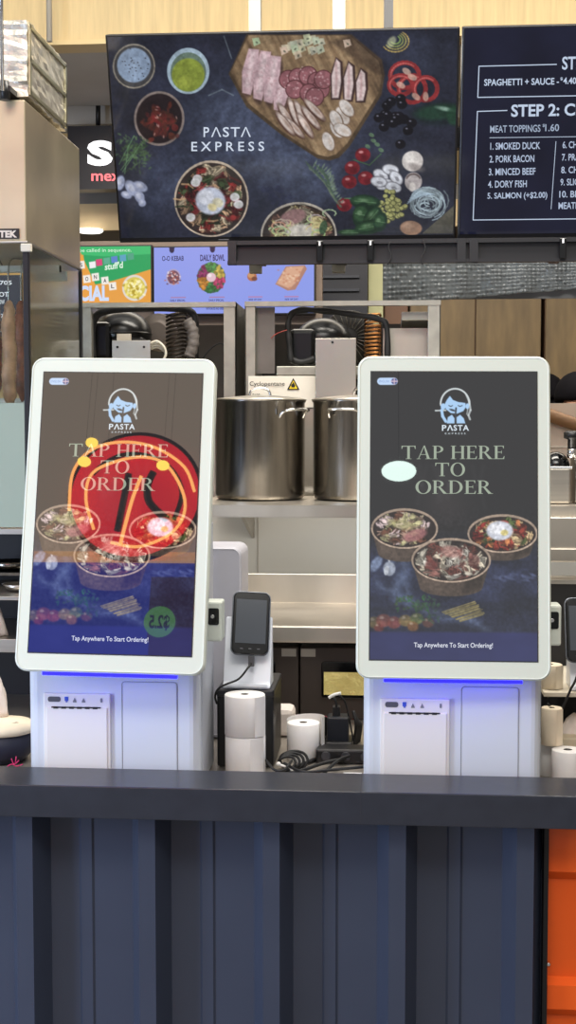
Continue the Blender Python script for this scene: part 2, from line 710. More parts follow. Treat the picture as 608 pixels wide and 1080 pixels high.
period = XF(267) - XF(138)
x_end = XF(573)
prof = []
k0 = XF(138)
ribs = [k0 + period * k for k in range(-12, 4)]
xs_ = [(-2.2, 0.0)]
for rx in ribs:
    if rx < -2.15:
        continue
    wS, wT = .021, .030
    if rx + 2 * wS + wT > x_end + .006:
        break
    xs_ += [(rx, 0), (rx + wS, -.050), (rx + wS + wT, -.050), (rx + 2 * wS + wT, 0)]
    mid = rx + 2 * wS + wT + (period - 2 * wS - wT) * .44
    if mid + .02 < x_end:
        xs_ += [(mid - .014, 0), (mid - .010, -.003), (mid + .010, -.003), (mid + .014, 0)]
xs_ = [(min(x, x_end - .0005), d) for x, d in xs_]
xs_.append((x_end, 0))
m = MB()
V = []
for x, d in xs_:
    V += [(x, YF + d + .02, 0.0), (x, YF + d + .02, .908)]
n = len(xs_)
Fc = [(2 * i, 2 * i + 2, 2 * i + 3, 2 * i + 1) for i in range(n - 1)]
V2 = [(x, y + .012, z) for x, y, z in V]
m.add(V, Fc)
m.add(V2, Fc)
m.build('front_panel', NAVY, cnt)
m = MB(); m.box(x_end, x_end + .008, YF - .012, YF + .05, 0, .908)  # black strip put in to stand for the dark gap
m.build('gap_strip', mat('gap_black', (12, 12, 14), .5), cnt)
# work bench behind the ledge at the same counter
m = MB(); m.box(-2.2, 2.2, 2.402, 3.69, .89, .92)
bench = m.build('worktop', mat('bench_steel', (168, 160, 150), .35, .6, noise=.1), None)
tag(bench, 'pale metal worktop behind the dark ledge, cluttered with cables and rolls', 'worktop')
m = MB(); m.box(-2.2, 2.2, 2.46, 3.6, 0, .889)
bb = m.build('base_cabinet', DARK, None)
tag(bb, 'dark cabinet under the pale worktop', 'cabinet')

# orange container panel at the right
orp = thing('container_panel', 'orange corrugated metal panel at the right end of the navy counter front', 'panel', (1.3, 2.36, 0))
m = MB()
xo0 = x_end + .010
prof = []
rowz = [P(590, 886, 2.37).z, P(590, 890, 2.37).z, P(590, 915, 2.37).z, P(590, 926, 2.37).z,
        P(590, 1030, 2.37).z, P(590, 1040, 2.37).z, P(590, 1070, 2.37).z, P(590, 1082, 2.37).z]
per = rowz[0] - rowz[4]
zz = []
for k in range(3):
    for z, d in ((rowz[1], -.018), (rowz[2], -.018), (rowz[3], 0), (rowz[4] + .003, 0)):
        zz.append((z - per * k, d))
zz = [(.905, -.014)] + [q for q in zz if q[0] > .02] + [(0.0, 0)]
V = []
for z, d in zz:
    V += [(xo0, 2.365 + d, z), (2.2, 2.365 + d, z)]
m.add(V, [(2 * i, 2 * i + 1, 2 * i + 3, 2 * i + 2) for i in range(len(zz) - 1)])
m.add([(x, y + .01, z) for x, y, z in V], [(2 * i, 2 * i + 1, 2 * i + 3, 2 * i + 2) for i in range(len(zz) - 1)])
m.build('sheet', ORANGE, orp)
m = MB(); c = P(579, 1017, 2.364); m.lathe([(.0035, -.003), (.0028, -.004)], (c.x, c.y + .002, c.z), 10, 'y')
m.build('screw', CHROME, orp)

# ================================================================== kiosks
KQ = [(392.3, 400.5), (565, 401.5), (566.8, 703.2), (390.4, 702.4)]
PW, PH = .352, .591


def noodle_bowl(p, cx, cy, rx, ry, depth, seed, egg=None, tops=(), body=(88, 72, 62), dark=1.0, rim=(168, 142, 120)):
    rg = np.random.RandomState(seed)
    if depth:
        n = 14
        bot = [(cx + rx * .80 * cos(a), cy + depth + ry * .42 * sin(a)) for a in np.linspace(0, pi, n)]
        p.poly([(cx + rx, cy)] + bot + [(cx - rx, cy)], [v * .92 for v in body], soft=1.2)
        p.poly([(cx - rx * .9, cy)] + [(cx - rx * .74, cy + depth * .97), (cx - rx * .25, cy + depth * 1.28), (cx - rx * .2, cy)],
               [v * 1.2 for v in body], op=.45, soft=4)
        p.poly([(cx + rx * .95, cy), (cx + rx * .78, cy + depth), (cx + rx * .3, cy + depth * 1.3), (cx + rx * .4, cy)],
               [v * .5 for v in body], op=.6, soft=5)
    p.ell(cx, cy, rx, ry, rim)
    p.ell(cx, cy + .8, rx - 1.6, ry - 1.6, (46, 36, 34))
    irx, iry = rx - 3, ry - 2.5
    N = int(rx * ry / 4.5)
    for k in range(max(16, int(N / 2.2))):
        a = rg.rand() * 2 * pi; r = sqrt(rg.rand()) * .86
        x, y = cx + irx * r * cos(a), cy + iry * r * sin(a)
        base = tops[k % len(tops)] if tops else (150, 120, 90)
        ori = rg.rand() * pi
        L = rx * (.13 + .16 * rg.rand())
        p.ell(x, y, L * .62, L * .42 * (ry / rx) ** .5, [v * .42 for v in base], ori, .75, 2)
        for q in range(6):
            kk = .5 + .65 * rg.rand(); colr = [min(255, v * kk) for v in base]
            ox, oy = rg.randn() * L * .22, rg.randn() * L * .18
            o2 = ori + rg.randn() * .22
            bx = rg.randn() * L * .15
            x0, y0 = x + ox - L * .5 * cos(o2), y + oy - L * .4 * sin(o2)
            x1, y1 = x + ox + L * .5 * cos(o2), y + oy + L * .4 * sin(o2)
            pts_ = []
            for (qx, qy) in ((x0, y0), (x + ox + bx, y + oy - bx), (x1, y1)):
                d_ = sqrt(((qx - cx) / irx) ** 2 + ((qy - cy) / iry) ** 2)
                f_ = min(1, .97 / max(d_, 1e-6))
                pts_.append((cx + (qx - cx) * f_, cy + (qy - cy) * f_))
            p.line(pts_, .8 + .9 * rg.rand(), colr, .8)
        if k % 4 == 0:
            p.ell(x, y, 1.5 + rx * .04, 1.2 + ry * .04, [min(255, v * 1.15) for v in base], ori, .8, 1.2)
    if egg:
        ex, ey, er = egg
        p.ell(ex, ey, er, er * .72, (196, 200, 214), soft=2)
        p.ell(ex - er * .2, ey - er * .1, er * .6, er * .4, (226, 228, 236), soft=2)
        p.ell(ex + er * .35, ey + er * .15, er * .28, er * .22, (214, 196, 110), soft=1.5)
    p.arc(cx, cy, rx - .6, ry - .6, 1.5, rim, n=40)
    p.arc(cx, cy, rx - .6, ry - .6, 1.2, [min(255, v * 1.25) for v in rim], a0=.3, a1=2.6, n=20, op=.6)


def girl_logo(p, cx, cy, s):
    """the stall's emblem: a plain round-headed smiling girl lifting noodles"""
    B = (168, 204, 240); D = (52, 58, 66); W = (206, 214, 216)
    # headphone / hair outline
    p.arc(cx, cy - 2 * s, 14 * s, 15 * s, 1.5 * s, W, pi * .98, pi * 2.02, 28)
    p.line([(cx + 13.5 * s, cy - 6 * s), (cx + 15 * s, cy + 4 * s), (cx + 13 * s, cy + 9 * s), (cx + 14.5 * s, cy + 13 * s)], 1.9 * s, W, .8)
    p.line([(cx + 10.5 * s, cy - 11 * s), (cx + 13.5 * s, cy - 4 * s), (cx + 11.5 * s, cy + 8 * s)], 1.2 * s, W, .7)
    # face
    p.poly([(cx - 10 * s, cy - 2 * s), (cx - 8 * s, cy - 6 * s), (cx - 5 * s, cy - 10 * s), (cx - 2 * s, cy - 6 * s), (cx + 3 * s, cy - 4 * s),
            (cx + 10 * s, cy - 3 * s), (cx + 10.5 * s, cy + 1 * s), (cx + 8 * s, cy + 5 * s), (cx + 2 * s, cy + 7.5 * s), (cx - 4 * s, cy + 7 * s),
            (cx - 9 * s, cy + 3 * s)], B)
    p.ell(cx - 11.5 * s, cy + .5 * s, 2.4 * s, 3.2 * s, B); p.ell(cx + 12 * s, cy + .2 * s, 1.8 * s, 2.8 * s, B)
    p.line([(cx - 6 * s, cy - .5 * s), (cx - 4 * s, cy + .4 * s), (cx - 2.5 * s, cy - .5 * s)], .8 * s, D)
    p.line([(cx + 3 * s, cy - .5 * s), (cx + 4.8 * s, cy + .4 * s), (cx + 7 * s, cy - .5 * s)], .8 * s, D)
    p.ell(cx - 2.5 * s, cy + 4 * s, 3 * s, 1 * s, D, .3)
    p.line([(cx + 1 * s, cy + 2 * s), (cx + .5 * s, cy + 8 * s), (cx + 1 * s, cy + 14 * s)], 1.6 * s, D)
    # arm with chopsticks
    p.line([(cx - 19 * s, cy + 4.5 * s), (cx - 9 * s, cy + 4.2 * s)], 1.3 * s, W)
    p.line([(cx - 13 * s, cy + 4 * s), (cx - 12 * s, cy + 10 * s), (cx - 9 * s, cy + 15 * s)], 2.8 * s, B)
    # shoulders
    p.poly([(cx - 8 * s, cy + 17 * s), (cx - 7 * s, cy + 11 * s), (cx - 3 * s, cy + 8.5 * s), (cx - .5 * s, cy + 12 * s), (cx - .5 * s, cy + 17 * s)], B)
    p.poly([(cx + 1.5 * s, cy + 17 * s), (cx + 1.5 * s, cy + 11 * s), (cx + 5 * s, cy + 8.5 * s), (cx + 8.5 * s, cy + 12 * s), (cx + 10 * s, cy + 17 * s)], B)


def kiosk_picture():
    p = Pic(KQ, .3015, .526, 300, 520, (38, 38, 41))
    # dark slate below the horizon of the table, blue caption band
    sl = p.win(0, 560, 999, 999)
    n1 = p.noise(30, 11, .5)
    yy = p.Y
    t = np.clip((yy - 566) / 30, 0, 1)[..., None]
    tab = np.array([34, 37, 52.]) * (0.75 + .5 * n1[..., None]) + np.array([10, 16, 40.]) * np.clip(1.4 - np.abs(yy - 630) / 50, 0, 1)[..., None] * n1[..., None]
    p.C = p.C * (1 - t) + tab * t
    p.glow(470, 540, 30, 30, (78, 66, 66), .35)
    # blue cloth folds
    for x0, y0, x1, y1, wd in ((427, 600, 420, 640, 9), (420, 612, 436, 650, 6), (424, 640, 500, 664, 9), (400, 622, 424, 640, 5), (450, 652, 520, 672, 5), (418, 600, 408, 592, 4)):
        pts_ = [(x0 + (x1 - x0) * t_ + 3.5 * sin(t_ * 6 + x0), y0 + (y1 - y0) * t_ + 2.5 * sin(t_ * 8 + y1)) for t_ in np.linspace(0, 1, 9)]
        p.line(pts_, wd * 1.3, (70, 86, 124), .30, 7)
        p.line([(a_ - 1, b_ - 1) for a_, b_ in pts_], wd * .4, (112, 128, 164), .16, 4)
    # flower petals at left, garlic
    p.ell(397, 603, 5, 9, (120, 140, 180), .6, .8, 2)
    p.ell(411, 608, 6.5, 7.5, (150, 160, 180), 0, .9, 1.5)
    p.line([(411, 600), (409, 594)], 2, (170, 176, 190)); p.ell(408, 610, 2.5, 5, (190, 196, 206), .2, .8)
    # herbs
    rg = np.random.RandomState(5)
    for k in range(70):
        x = 418 + rg.rand() * 36; y = 636 + rg.rand() * 16
        p.ell(x, y, 1 + rg.rand() * 2, 1, (30 + rg.rand() * 30, 70 + rg.rand() * 50, 50), rg.rand() * 3, .6)
    # bundle of dry pasta
    for k in range(16):
        y = k * .62 + rg.rand() * 2; kk = .75 + .3 * rg.rand(); p.line([(464 + k * 1.4 + rg.rand() * 3, 652 + y), (500 + k * .5 + rg.rand() * 5, 641 + y + k * .25)], 1.1, (206 * kk, 178 * kk, 84 * kk), .75)
    # tomatoes and fruit at the left
    for x, y, r, c in ((395, 664, 7, (112, 92, 50)), (405, 662, 8, (150, 70, 60)), (416, 664, 7.5, (140, 60, 56)), (428, 662, 7, (150, 120, 60)), (440, 660, 7, (110, 120, 56)),
                       (452, 664, 6, (100, 60, 50)), (400, 670, 5, (120, 46, 42)), (436, 668, 6, (130, 80, 40))):
        p.ell(x, y, r, r * .85, c, 0, .8, 2); p.ell(x - 2, y - 3, r * .3, r * .2, (206, 190, 170), 0, .5, 1.5)
    for k in range(30):
        p.ell(440 + rg.rand() * 24, 640 + rg.rand() * 24, 2.5, 1.3, (46, 84, 60), rg.rand() * 3, .5)
    for k in range(18):
        p.ell(524 + rg.rand() * 40, 612 + rg.rand() * 8, 4, 1.3, (74, 86, 130), rg.rand() * .5, .5)
    p.poly([(380, 650), (570, 640), (570, 654), (380, 664)], (30, 34, 40), .25, 3)
    # bowls
    T = [(196, 168, 130), (150, 60, 52), (214, 196, 160), (120, 84, 60), (160, 150, 90)]
    noodle_bowl(p, 427, 566, 35, 21, 26, 21, None, [(206, 186, 150), (170, 130, 110), (200, 190, 130), (120, 70, 50), (220, 190, 190)])
    p.ell(438, 573, 13, 6, (170, 96, 100), -.3, .75, 2); p.ell(424, 562, 14, 5, (196, 188, 110), .2, .5, 3)
    noodle_bowl(p, 530, 571, 36.5, 20, 20, 22, (527, 568, 14), [(170, 52, 36), (214, 120, 60), (230, 190, 130), (150, 36, 30), (90, 110, 50)])
    noodle_bowl(p, 476, 599, 41.5, 23, 28, 23, None, [(216, 200, 170), (190, 180, 160), (150, 90, 80), (120, 60, 50), (214, 206, 190)])
    p.ell(476, 590, 12, 6, (200, 120, 110), .1, .6, 3); p.ell(455, 604, 6, 5, (120, 50, 46), .1, .8, 2); p.ell(500, 600, 6, 7, (110, 50, 46), .1, .6, 2)
    for k in range(10):
        x = 440 + rg.rand() * 90; p.line([(x, 545 - rg.rand() * 20), (x + rg.randn() * 6, 520), (x + rg.randn() * 4, 500)], 3, (110, 110, 114), .08, 4)
    g = p.C.mean(2, keepdims=True)
    tx = (p.noise(2.6, 77) - .5) * .45 * np.clip((p.Y - 540) / 20, 0, 1)
    p.C = (p.C * .74 + g * .26) * (1 + tx[..., None])
    # caption band
    t = np.clip((yy - 672) / 3, 0, 1)[..., None]
    p.C = p.C * (1 - t) + (np.array([46, 50, 92.]) * (.9 + .2 * n1[..., None])) * t
    # flag chip
    p.line([(402, 410.5), (416, 410.5)], 7.6, (190, 214, 246), 1, .8)
    p.ell(416.2, 410.5, 3.2, 3.2, (86, 90, 140)); p.line([(413, 410.5), (419.4, 410.5)], .9, (226, 200, 210)); p.line([(416.2, 407.4), (416.2, 413.6)], .9, (226, 200, 210))
    p.text('ENGLISH', 400, 409.2, 411, 411.8, (120, 150, 200))
    girl_logo(p, 480, 437, 1.08)
    wt = (214, 226, 236)
    p.text('P', 466.3, 457, 471, 463.2, wt, .02)
    p.text('STA', 478.4, 457, 494.5, 463.2, wt, .02, 0, 1.15)
    p.polys([[(471.6, 463.2), (474.2, 457), (475.4, 457), (473.0, 463.2)], [(475.4, 457), (478, 463.2), (476.6, 463.2), (474.2, 457)]], wt)
    p.text('EXPRESS', 469.5, 465.2, 491, 467, (190, 200, 206), .01, 0, 1.6)
    tc = (156, 168, 150)
    p.polys(serif_line('TAP HERE', 423.5, 532.5, 479, 493), tc)
    p.polys(serif_line('TO', 459, 491, 497, 511), tc)
    p.polys(serif_line('ORDER', 438, 519.5, 515.5, 529.5), tc)
    p.text('Tap Anywhere To Start Ordering!', 437, 684.5, 520, 691, (220, 224, 236), .012)
    return p


SCRK = screen_mat('kiosk_screen_glass', 1.0, .012, 1.75)


def rrect(x0, x1, z0, z1, r, n=7):
    out = []
    for cx, cz, a0 in ((x1 - r, z1 - r, 0), (x0 + r, z1 - r, pi / 2), (x0 + r, z0 + r, pi), (x1 - r, z0 + r, 1.5 * pi)):
        for k in range(n):
            a = a0 + pi / 2 * k / (n - 1)
            out.append((cx + r * cos(a), cz + r * sin(a)))
    return out


def make_kiosk():
    root = thing('ordering_kiosk', 'x', 'self-order kiosk', (0, 0, 0), local=True)
    # body: rounded column with deeper head block
    BW = .326
    m = MB()
    prof = [(-BW / 2, .0)]
    ol = rrect(-BW / 2, BW / 2, 0, .19, .018, 5)          # plan view x,y
    V = []
    zs = [0, .236, .26, .50]
    for z in zs:
        V += [(x, y, z) for x, y in ol]
    n = len(ol)
    fs = [(i * n + k, i * n + (k + 1) % n, (i + 1) * n + (k + 1) % n, (i + 1) * n + k) for i in range(len(zs) - 1) for k in range(n)]
    fs += [list(range(n))[::-1], [3 * n + k for k in range(n)]]
    m.add(V, fs)
    m.m = 1
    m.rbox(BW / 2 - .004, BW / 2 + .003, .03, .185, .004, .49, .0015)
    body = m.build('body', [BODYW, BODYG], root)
    # display panel, origin at its centre
    m = MB()
    m.slab(rrect(-PW / 2, PW / 2, -PH / 2, PH / 2, .024), 0, .026, .004)
    m.m = 1
    m.slab(rrect(-PW / 2 + .012, PW / 2 - .012, -PH / 2 + .02, PH / 2 - .02, .02), .026, .045, .004)
    disp = m.build('display_panel', [WHITEP, BODYG], None, origin=(0, 0, 0))
    disp.parent = root
    ORI[disp.name] = (0, 0, 0)
    m = MB()
    o1 = rrect(-PW / 2 + .0035, PW / 2 - .0035, -PH / 2 + .0035, PH / 2 - .0035, .021)
    m.tube([(x, -.0004, z) for x, z in o1], .0009, 6, False, True)
    ed = m.build('edge_trim', mat('trim_white', (240, 244, 236), .3), disp)
    m = MB()
    sw, sh = .3015, .526
    dz = .0025
    m.box(-sw / 2 - .002, sw / 2 + .002, -.0006, .002, -sh / 2 - .002 + dz, sh / 2 + .002 + dz)
    m.build('screen_border', mat('screen_border', (60, 62, 62), .3), disp)
    pic = PICK.build('screen_picture', SCRK, disp, -.0014)
    pic.location = (0, 0, dz)
    # blue light bar under the panel
    m = MB()
    m.rbox(-.125, .125, .006, .018, -PH / 2 - .006, -PH / 2 + .001, .001)
    m.build('light_bar', mat('blue_led', (20, 20, 255), .4, emit=(18, 14, 255), es=5.5), disp)
    m = MB(); m.slab([(.085, .2262), (.105, .2275), (.120, .231), (-.120, .231), (-.105, .2275), (-.085, .2262)][::-1], -.0022, .001)
    m.build('glow_strip', mat('blue_strip', (20, 20, 240), .4, emit=(52, 24, 236), es=1.3), root)
    # printer door with slot and icons
    m = MB()
    m.rbox(-.132, -.004, -.006, .004, .001, .179, .002)
    pr = m.build('printer_door', PANW, root)
    m = MB(); m.rbox(-.126, -.010, -.0085, -.005, .001, .153, .0012)
    m.m = 1
    m.box(-.116, -.022, -.0092, -.006, .1520, .1540)
    for k in range(6):
        m.box(-.112 + k * .015, -.103 + k * .015, -.0094, -.006, .1507, .1543)
    m.build('paper_flap', [PANW, mat('slot_black', (20, 20, 26), .5)], pr)
    IC = [mat('icon_grey', (90, 90, 96), .5), mat('icon_blue', (60, 90, 200), .5), mat('icon_pale', (130, 130, 136), .5)]
    m = MB(); m.slab(rrect(-.123, -.099, .163, .173, .004), -.0068, -.0055)
    m.build('status_badge', IC[0], pr)
    m = MB(); m.slab(rrect(-.091, -.084, .165, .173, .001), -.0068, -.0055); m.slab(rrect(-.0895, -.0855, .1625, .1645, .0006), -.0068, -.0055)
    m.build('status_icon', IC[1], pr)
    for x in (-.072, -.055):
        m = MB(); m.slab([(x + .003, .165), (x, .171), (x - .003, .165), (x - .0035, .1625), (x + .0035, .1625)], -.0068, -.0055)
        m.build('status_icon', IC[2], pr)
    m = MB(); m.slab(rrect(-.023, -.019, .163, .171, .0015), -.0068, -.0055)
    m.build('key_lock', IC[2], pr)
    # plain cover on the right
    m = MB()
    m.tube([(x, -.0006, z) for x, z in rrect(.017, .122, .001, .202, .006, 4)], .0007, 4, False, True)
    m.build('cover_seam', SEAM, root)
    m = MB(); m.slab(rrect(.019, .120, .002, .200, .005, 4), -.0008, .002)
    m.build('service_cover', BODYW, root)
    # barcode scanner on the right edge
    m = MB(); m.rbox(.158, .202, .035, .085, .274, .350, .004)
    sc_ = m.build('scanner', WHITEP, root)
    m = MB(); m.slab(rrect(.176, .197, .306, .338, .004), .033, .037, .001)
    m.m = 1
    m.lathe([(.0045, .0326), (.003, .032)], (.185, 0, .322), 12, 'y')
    m.build('scanner_window', [BLACKG, CHROME], sc_)
    return root, disp


PICK = kiosk_picture()
kio, disp = make_kiosk()


def place_kiosk(root, disp, q, bodyx, basey, roll):
    X, Y, Z, t, y, r = q
    root.location = (bodyx, basey, .92)
    M = Matrix.Translation((X, Y, Z)) @ Matrix.Rotation(y, 4, 'Z') @ Matrix.Rotation(-t, 4, 'X') @ Matrix.Rotation(r, 4, 'Y')
    disp.matrix_basis = Matrix.Translation(-Vector(root.location)) @ M


def bx(pxl, pxr, Y):
    return (P(pxl, 780, Y).x + P(pxr, 780, Y).x) / 2


LK = kio
LK['label'] = 'leaning white ordering kiosk at the left, its screen mirroring a red round sign'
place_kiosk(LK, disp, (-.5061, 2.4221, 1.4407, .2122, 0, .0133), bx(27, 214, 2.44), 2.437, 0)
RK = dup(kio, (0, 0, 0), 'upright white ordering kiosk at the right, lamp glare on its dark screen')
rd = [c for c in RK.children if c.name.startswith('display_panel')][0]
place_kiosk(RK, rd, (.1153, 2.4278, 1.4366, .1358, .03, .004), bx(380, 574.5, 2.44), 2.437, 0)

# ================================================================== television screens
TQ1 = [(113.5, 38.5), (482.5, 31.5), (480, 248.5), (128.5, 250.5)]
TW, TH = .970, .570
TVM = screen_mat('television_panel', 1.0, .10, 1.45)


def tv_picture():
    p = Pic(TQ1, TW - .012, TH - .02, 560, 330, (20, 22, 34))
    n1 = p.noise(38, 1, .6, .6); n2 = p.noise(7, 2, 2.5, .5)
    p.C = p.C * (0.8 + .9 * n1[..., None]) + np.array([8, 9, 12.])  # raised dark tones put grey reflection haze into the picture
    for x, y, rx, ry, o in ((250, 118, 50, 38, .75), (180, 190, 45, 30, .5), (310, 180, 50, 30, .6), (345, 195, 30, 25, .5), (280, 150, 60, 28, .5),
                            (120, 80, 20, 40, .15), (420, 130, 30, 30, .22), (445, 60, 30, 20, .25), (350, 150, 40, 20, .5)):
        sl = (slice(None), slice(None))
        d = ((p.X - x) / rx) ** 2 + ((p.Y - y) / ry) ** 2
        p.blend(sl, np.exp(-d) * (.5 + .8 * (n2 - .2)), (84, 98, 134), o)
    for k in range(26):
        rg = np.random.RandomState(40 + k)
        x, y = 170 + rg.rand() * 160, 150 + rg.rand() * 60
        p.line([(x, y), (x + 14 + rg.rand() * 12, y - 8 * rg.rand()), (x + 30, y + 8 * rg.randn())], 3, (96, 114, 160) if k % 2 else (22, 26, 44), .18, 4)
    # sauce bowls
    rg = np.random.RandomState(9)
    p.ell(142, 68, 23, 23, (84, 84, 84)); p.ell(142, 68, 21.5, 21.5, (60, 60, 64)); p.arc(142, 68, 22, 22, 1.2, (140, 130, 116))
    p.ell(142, 67, 18, 17.5, (128, 152, 186), 0, 1, 1.5)
    for k in range(26):
        p.ell(142 + rg.randn() * 8, 67 + rg.randn() * 8, .8, .6, (60, 66, 80))
    p.ell(200, 73, 22.5, 23.5, (150, 176, 196)); p.ell(200, 74, 19, 20, (92, 116, 100)); p.ell(200, 77, 17.5, 17, (132, 150, 40), 0, 1, 1.5)
    p.ell(196, 84, 9, 6, (158, 172, 50), 0, .6, 4)
    p.ell(169, 122, 27, 28.5, (126, 110, 104)); p.ell(169, 122, 24.5, 26, (34, 24, 28), 0, 1, 1.2)
    for k in range(70):
        p.ell(170 + rg.randn() * 9, 125 + rg.randn() * 8, 1 + rg.rand() * 4, 1 + rg.rand() * 3, (70 + rg.rand() * 60, 26 + rg.rand() * 16, 28), rg.rand() * 3, .7, 1.2)
    for k in range(10):
        p.ell(170 + rg.randn() * 9, 124 + rg.randn() * 8, 1.6, .7, (206, 150, 140), rg.rand() * 3, .6)
    # parsley
    for k in range(150):
        x, y = 142 + rg.randn() * 8, 158 + rg.randn() * 9
        kk = rg.rand(); p.ell(x, y, 1.6 + rg.rand() * 1.4, 1, (40 + kk * 50, 66 + kk * 60, 44 + kk * 30), rg.rand() * 3, .6)
    for a, b in (((128, 176), (140, 160)), ((130, 178), (148, 150)), ((132, 180), (136, 150)), ((126, 170), (142, 140))):
        p.line([a, b], 1, (92, 140, 90), .8)
    # garlic
    for x, y, a, b, r in ((127, 190, 5, 8, .2), (140, 196, 10, 6, .9), (149, 194, 8, 5, .5), (148, 205, 5, 7, -.4), (134, 203, 6, 4, .3), (151, 212, 4, 4, 0)):
        p.ell(x, y, a, b, (150, 160, 196), r, .9, 1.5); p.ell(x - 1, y - 1, a * .5, b * .5, (196, 200, 220), r, .7, 2)
    # main bowl
    noodle_bowl(p, 225, 208, 39.5, 41.5, 0, 31, None, [(150, 36, 34), (196, 150, 110), (60, 80, 46), (224, 200, 160), (110, 30, 34), (40, 46, 34)], rim=(176, 156, 134))
    for k in range(12):
        a0 = rg.rand() * 6.3; r0 = 24 + rg.randn() * 6; x, y = 225 + r0 * cos(a0), 208 + r0 * sin(a0)
        q = rg.rand()
        c_ = (206, 160, 110) if q < .35 else ((130, 40, 40) if q < .7 else (46, 66, 38)); kk = .55 + .6 * rg.rand()
        p.line([(x - 6, y - 3 * rg.randn()), (x + 1, y), (x + 6, y + 3 * rg.randn())], 1.8, [v * kk for v in c_], .8)
    for x, y in ((210, 186), (250, 206), (203, 228), (254, 214), (208, 190)):
        p.ell(x, y, 5, 4.6, (206, 204, 210), 0, .9, 1.2); p.ell(x, y, 3.4, 3, (176, 180, 176), 0, .6)
    p.ell(224, 210, 16, 15, (176, 184, 206), .3, 1, 2.5); p.ell(219, 206, 9, 8, (212, 216, 230), 0, .9, 3); p.ell(232, 212, 6, 5, (206, 196, 150), .5, .8, 2); p.ell(226, 217, 5, 4, (224, 200, 110), .5, .7, 2)
    # cutting board
    wood = (128, 98, 66)
    p.poly([(243, 76), (262, 36), (372, 36.5), (404, 62), (407, 78), (404, 98), (371, 152), (360, 164), (350, 167), (338, 165), (300, 140), (262, 110)], [v * .6 for v in wood], 1, 1.5)
    p.poly([(245, 74), (264, 37), (370, 37.5), (401, 64), (404, 78), (401, 96), (368, 149), (357, 160), (348, 163), (336, 160), (300, 136), (264, 106)], wood, 1, 1.5)
    nz = p.noise(5, 8, 9, -.5)
    msk = np.zeros(p.X.shape); tmp = p.C.copy()
    q = Pic.__new__(Pic); q.__dict__ = dict(p.__dict__); q.C = np.zeros(p.C.shape)
    q.poly([(245, 74), (264, 37), (370, 37.5), (401, 64), (404, 78), (401, 96), (368, 149), (357, 160), (348, 163), (336, 160), (300, 136), (264, 106)], (1, 1, 1))
    p.blend((slice(None), slice(None)), q.C[..., 0] * np.clip(nz * 2 - .8, 0, 1), (176, 146, 104), .7)
    p.blend((slice(None), slice(None)), q.C[..., 0] * np.clip(1.0 - nz * 2.2, 0, 1), (70, 52, 38), .8)
    p.poly([(372, 36.5), (404, 62), (407, 78), (398, 76), (350, 44)], (66, 48, 36), .6, 4)
    # folded ham slices
    for k, (x, y, L_) in enumerate(((266, 74, 25), (278, 78, 27), (289, 82, 26), (299, 96, 20))):
        r_ = .26 - .03 * k
        p.ell(x + 1.5, y + 2, 9, L_, (70, 46, 44), r_, .8, 2)
        p.poly([(x - 8 + L_ * .25, y - L_ * .95), (x + 3 + L_ * .25, y - L_ * .9), (x + 8, y), (x + 3 - L_ * .1, y + L_ * .95), (x - 6 - L_ * .1, y + L_ * .85), (x - 9, y)], (196, 158, 166), 1, 1.4)
        p.poly([(x - 5 + L_ * .22, y - L_ * .85), (x + L_ * .22, y - L_ * .8), (x - 1, y + L_ * .7), (x - 6, y + L_ * .6)], (220, 192, 196), .8, 3)
        for j in range(14):
            p.ell(x + rg.randn() * 4, y + rg.randn() * L_ * .4, 1.6, .8, (172, 120, 128), rg.rand() * 3, .35)
    # cheese cubes
    for k in range(22):
        x, y = 322 + rg.randn() * 14, 49 + rg.randn() * 5
        p.poly([(x - 4, y - 3), (x + 3, y - 4), (x + 5, y + 2), (x - 2, y + 5)], (166 + rg.rand() * 40, 170 + rg.rand() * 30, 150), .9, .8)
        p.ell(x + 1, y + 1, 1.5, 1, (76, 82, 66), rg.rand() * 3, .8)
    # salami
    for x, y in ((306, 82), (316, 80), (313, 92), (327, 78), (336, 84), (340, 92), (328, 96), (343, 82), (334, 100)):
        p.ell(x, y, 10, 10, (86, 40, 44)); p.ell(x, y, 9, 9, (146, 82, 90), 0, 1, 1)
        for k in range(12):
            p.ell(x + rg.randn() * 4, y + rg.randn() * 4, 1, .8, (206, 160, 164), 0, .6)
    # loin slices with dark crust
    for k, (x, y, L_) in enumerate(((357, 81, 22), (370, 84, 21), (383, 88, 18))):
        p.poly([(x - 6, y + L_), (x - 7, y - 3), (x - 1, y - L_), (x + 6, y - L_ + 5), (x + 7, y + 4), (x + 4, y + L_)], (60, 38, 36), 1, 1.2)
        p.poly([(x - 4.6, y + L_ - 2), (x - 5.4, y - 3), (x - .5, y - L_ + 2), (x + 3.5, y - L_ + 6), (x + 4.5, y + 4), (x + 2, y + L_ - 2)], (208, 184, 182), 1, 1.4)
        p.line([(x - 1, y - L_ + 6), (x, y), (x - 1, y + L_ - 5)], 2.2, (178, 130, 132), .6, 2)
    # chicken strips
    for x, y, r in ((304, 120, 1.0), (312, 116, 1.2), (320, 118, 1.1), (330, 122, .9), (312, 132, .8), (324, 130, 1.0), (303, 128, .9), (334, 114, .8)):
        p.ell(x, y, 16, 4.6, (92, 58, 46), r, 1, 1); p.ell(x, y - 1, 14, 3.2, (206, 186, 176), r, 1, 1.5); p.ell(x + 3, y + 1, 8, 1.4, (160, 120, 100), r, .6, 1.5)
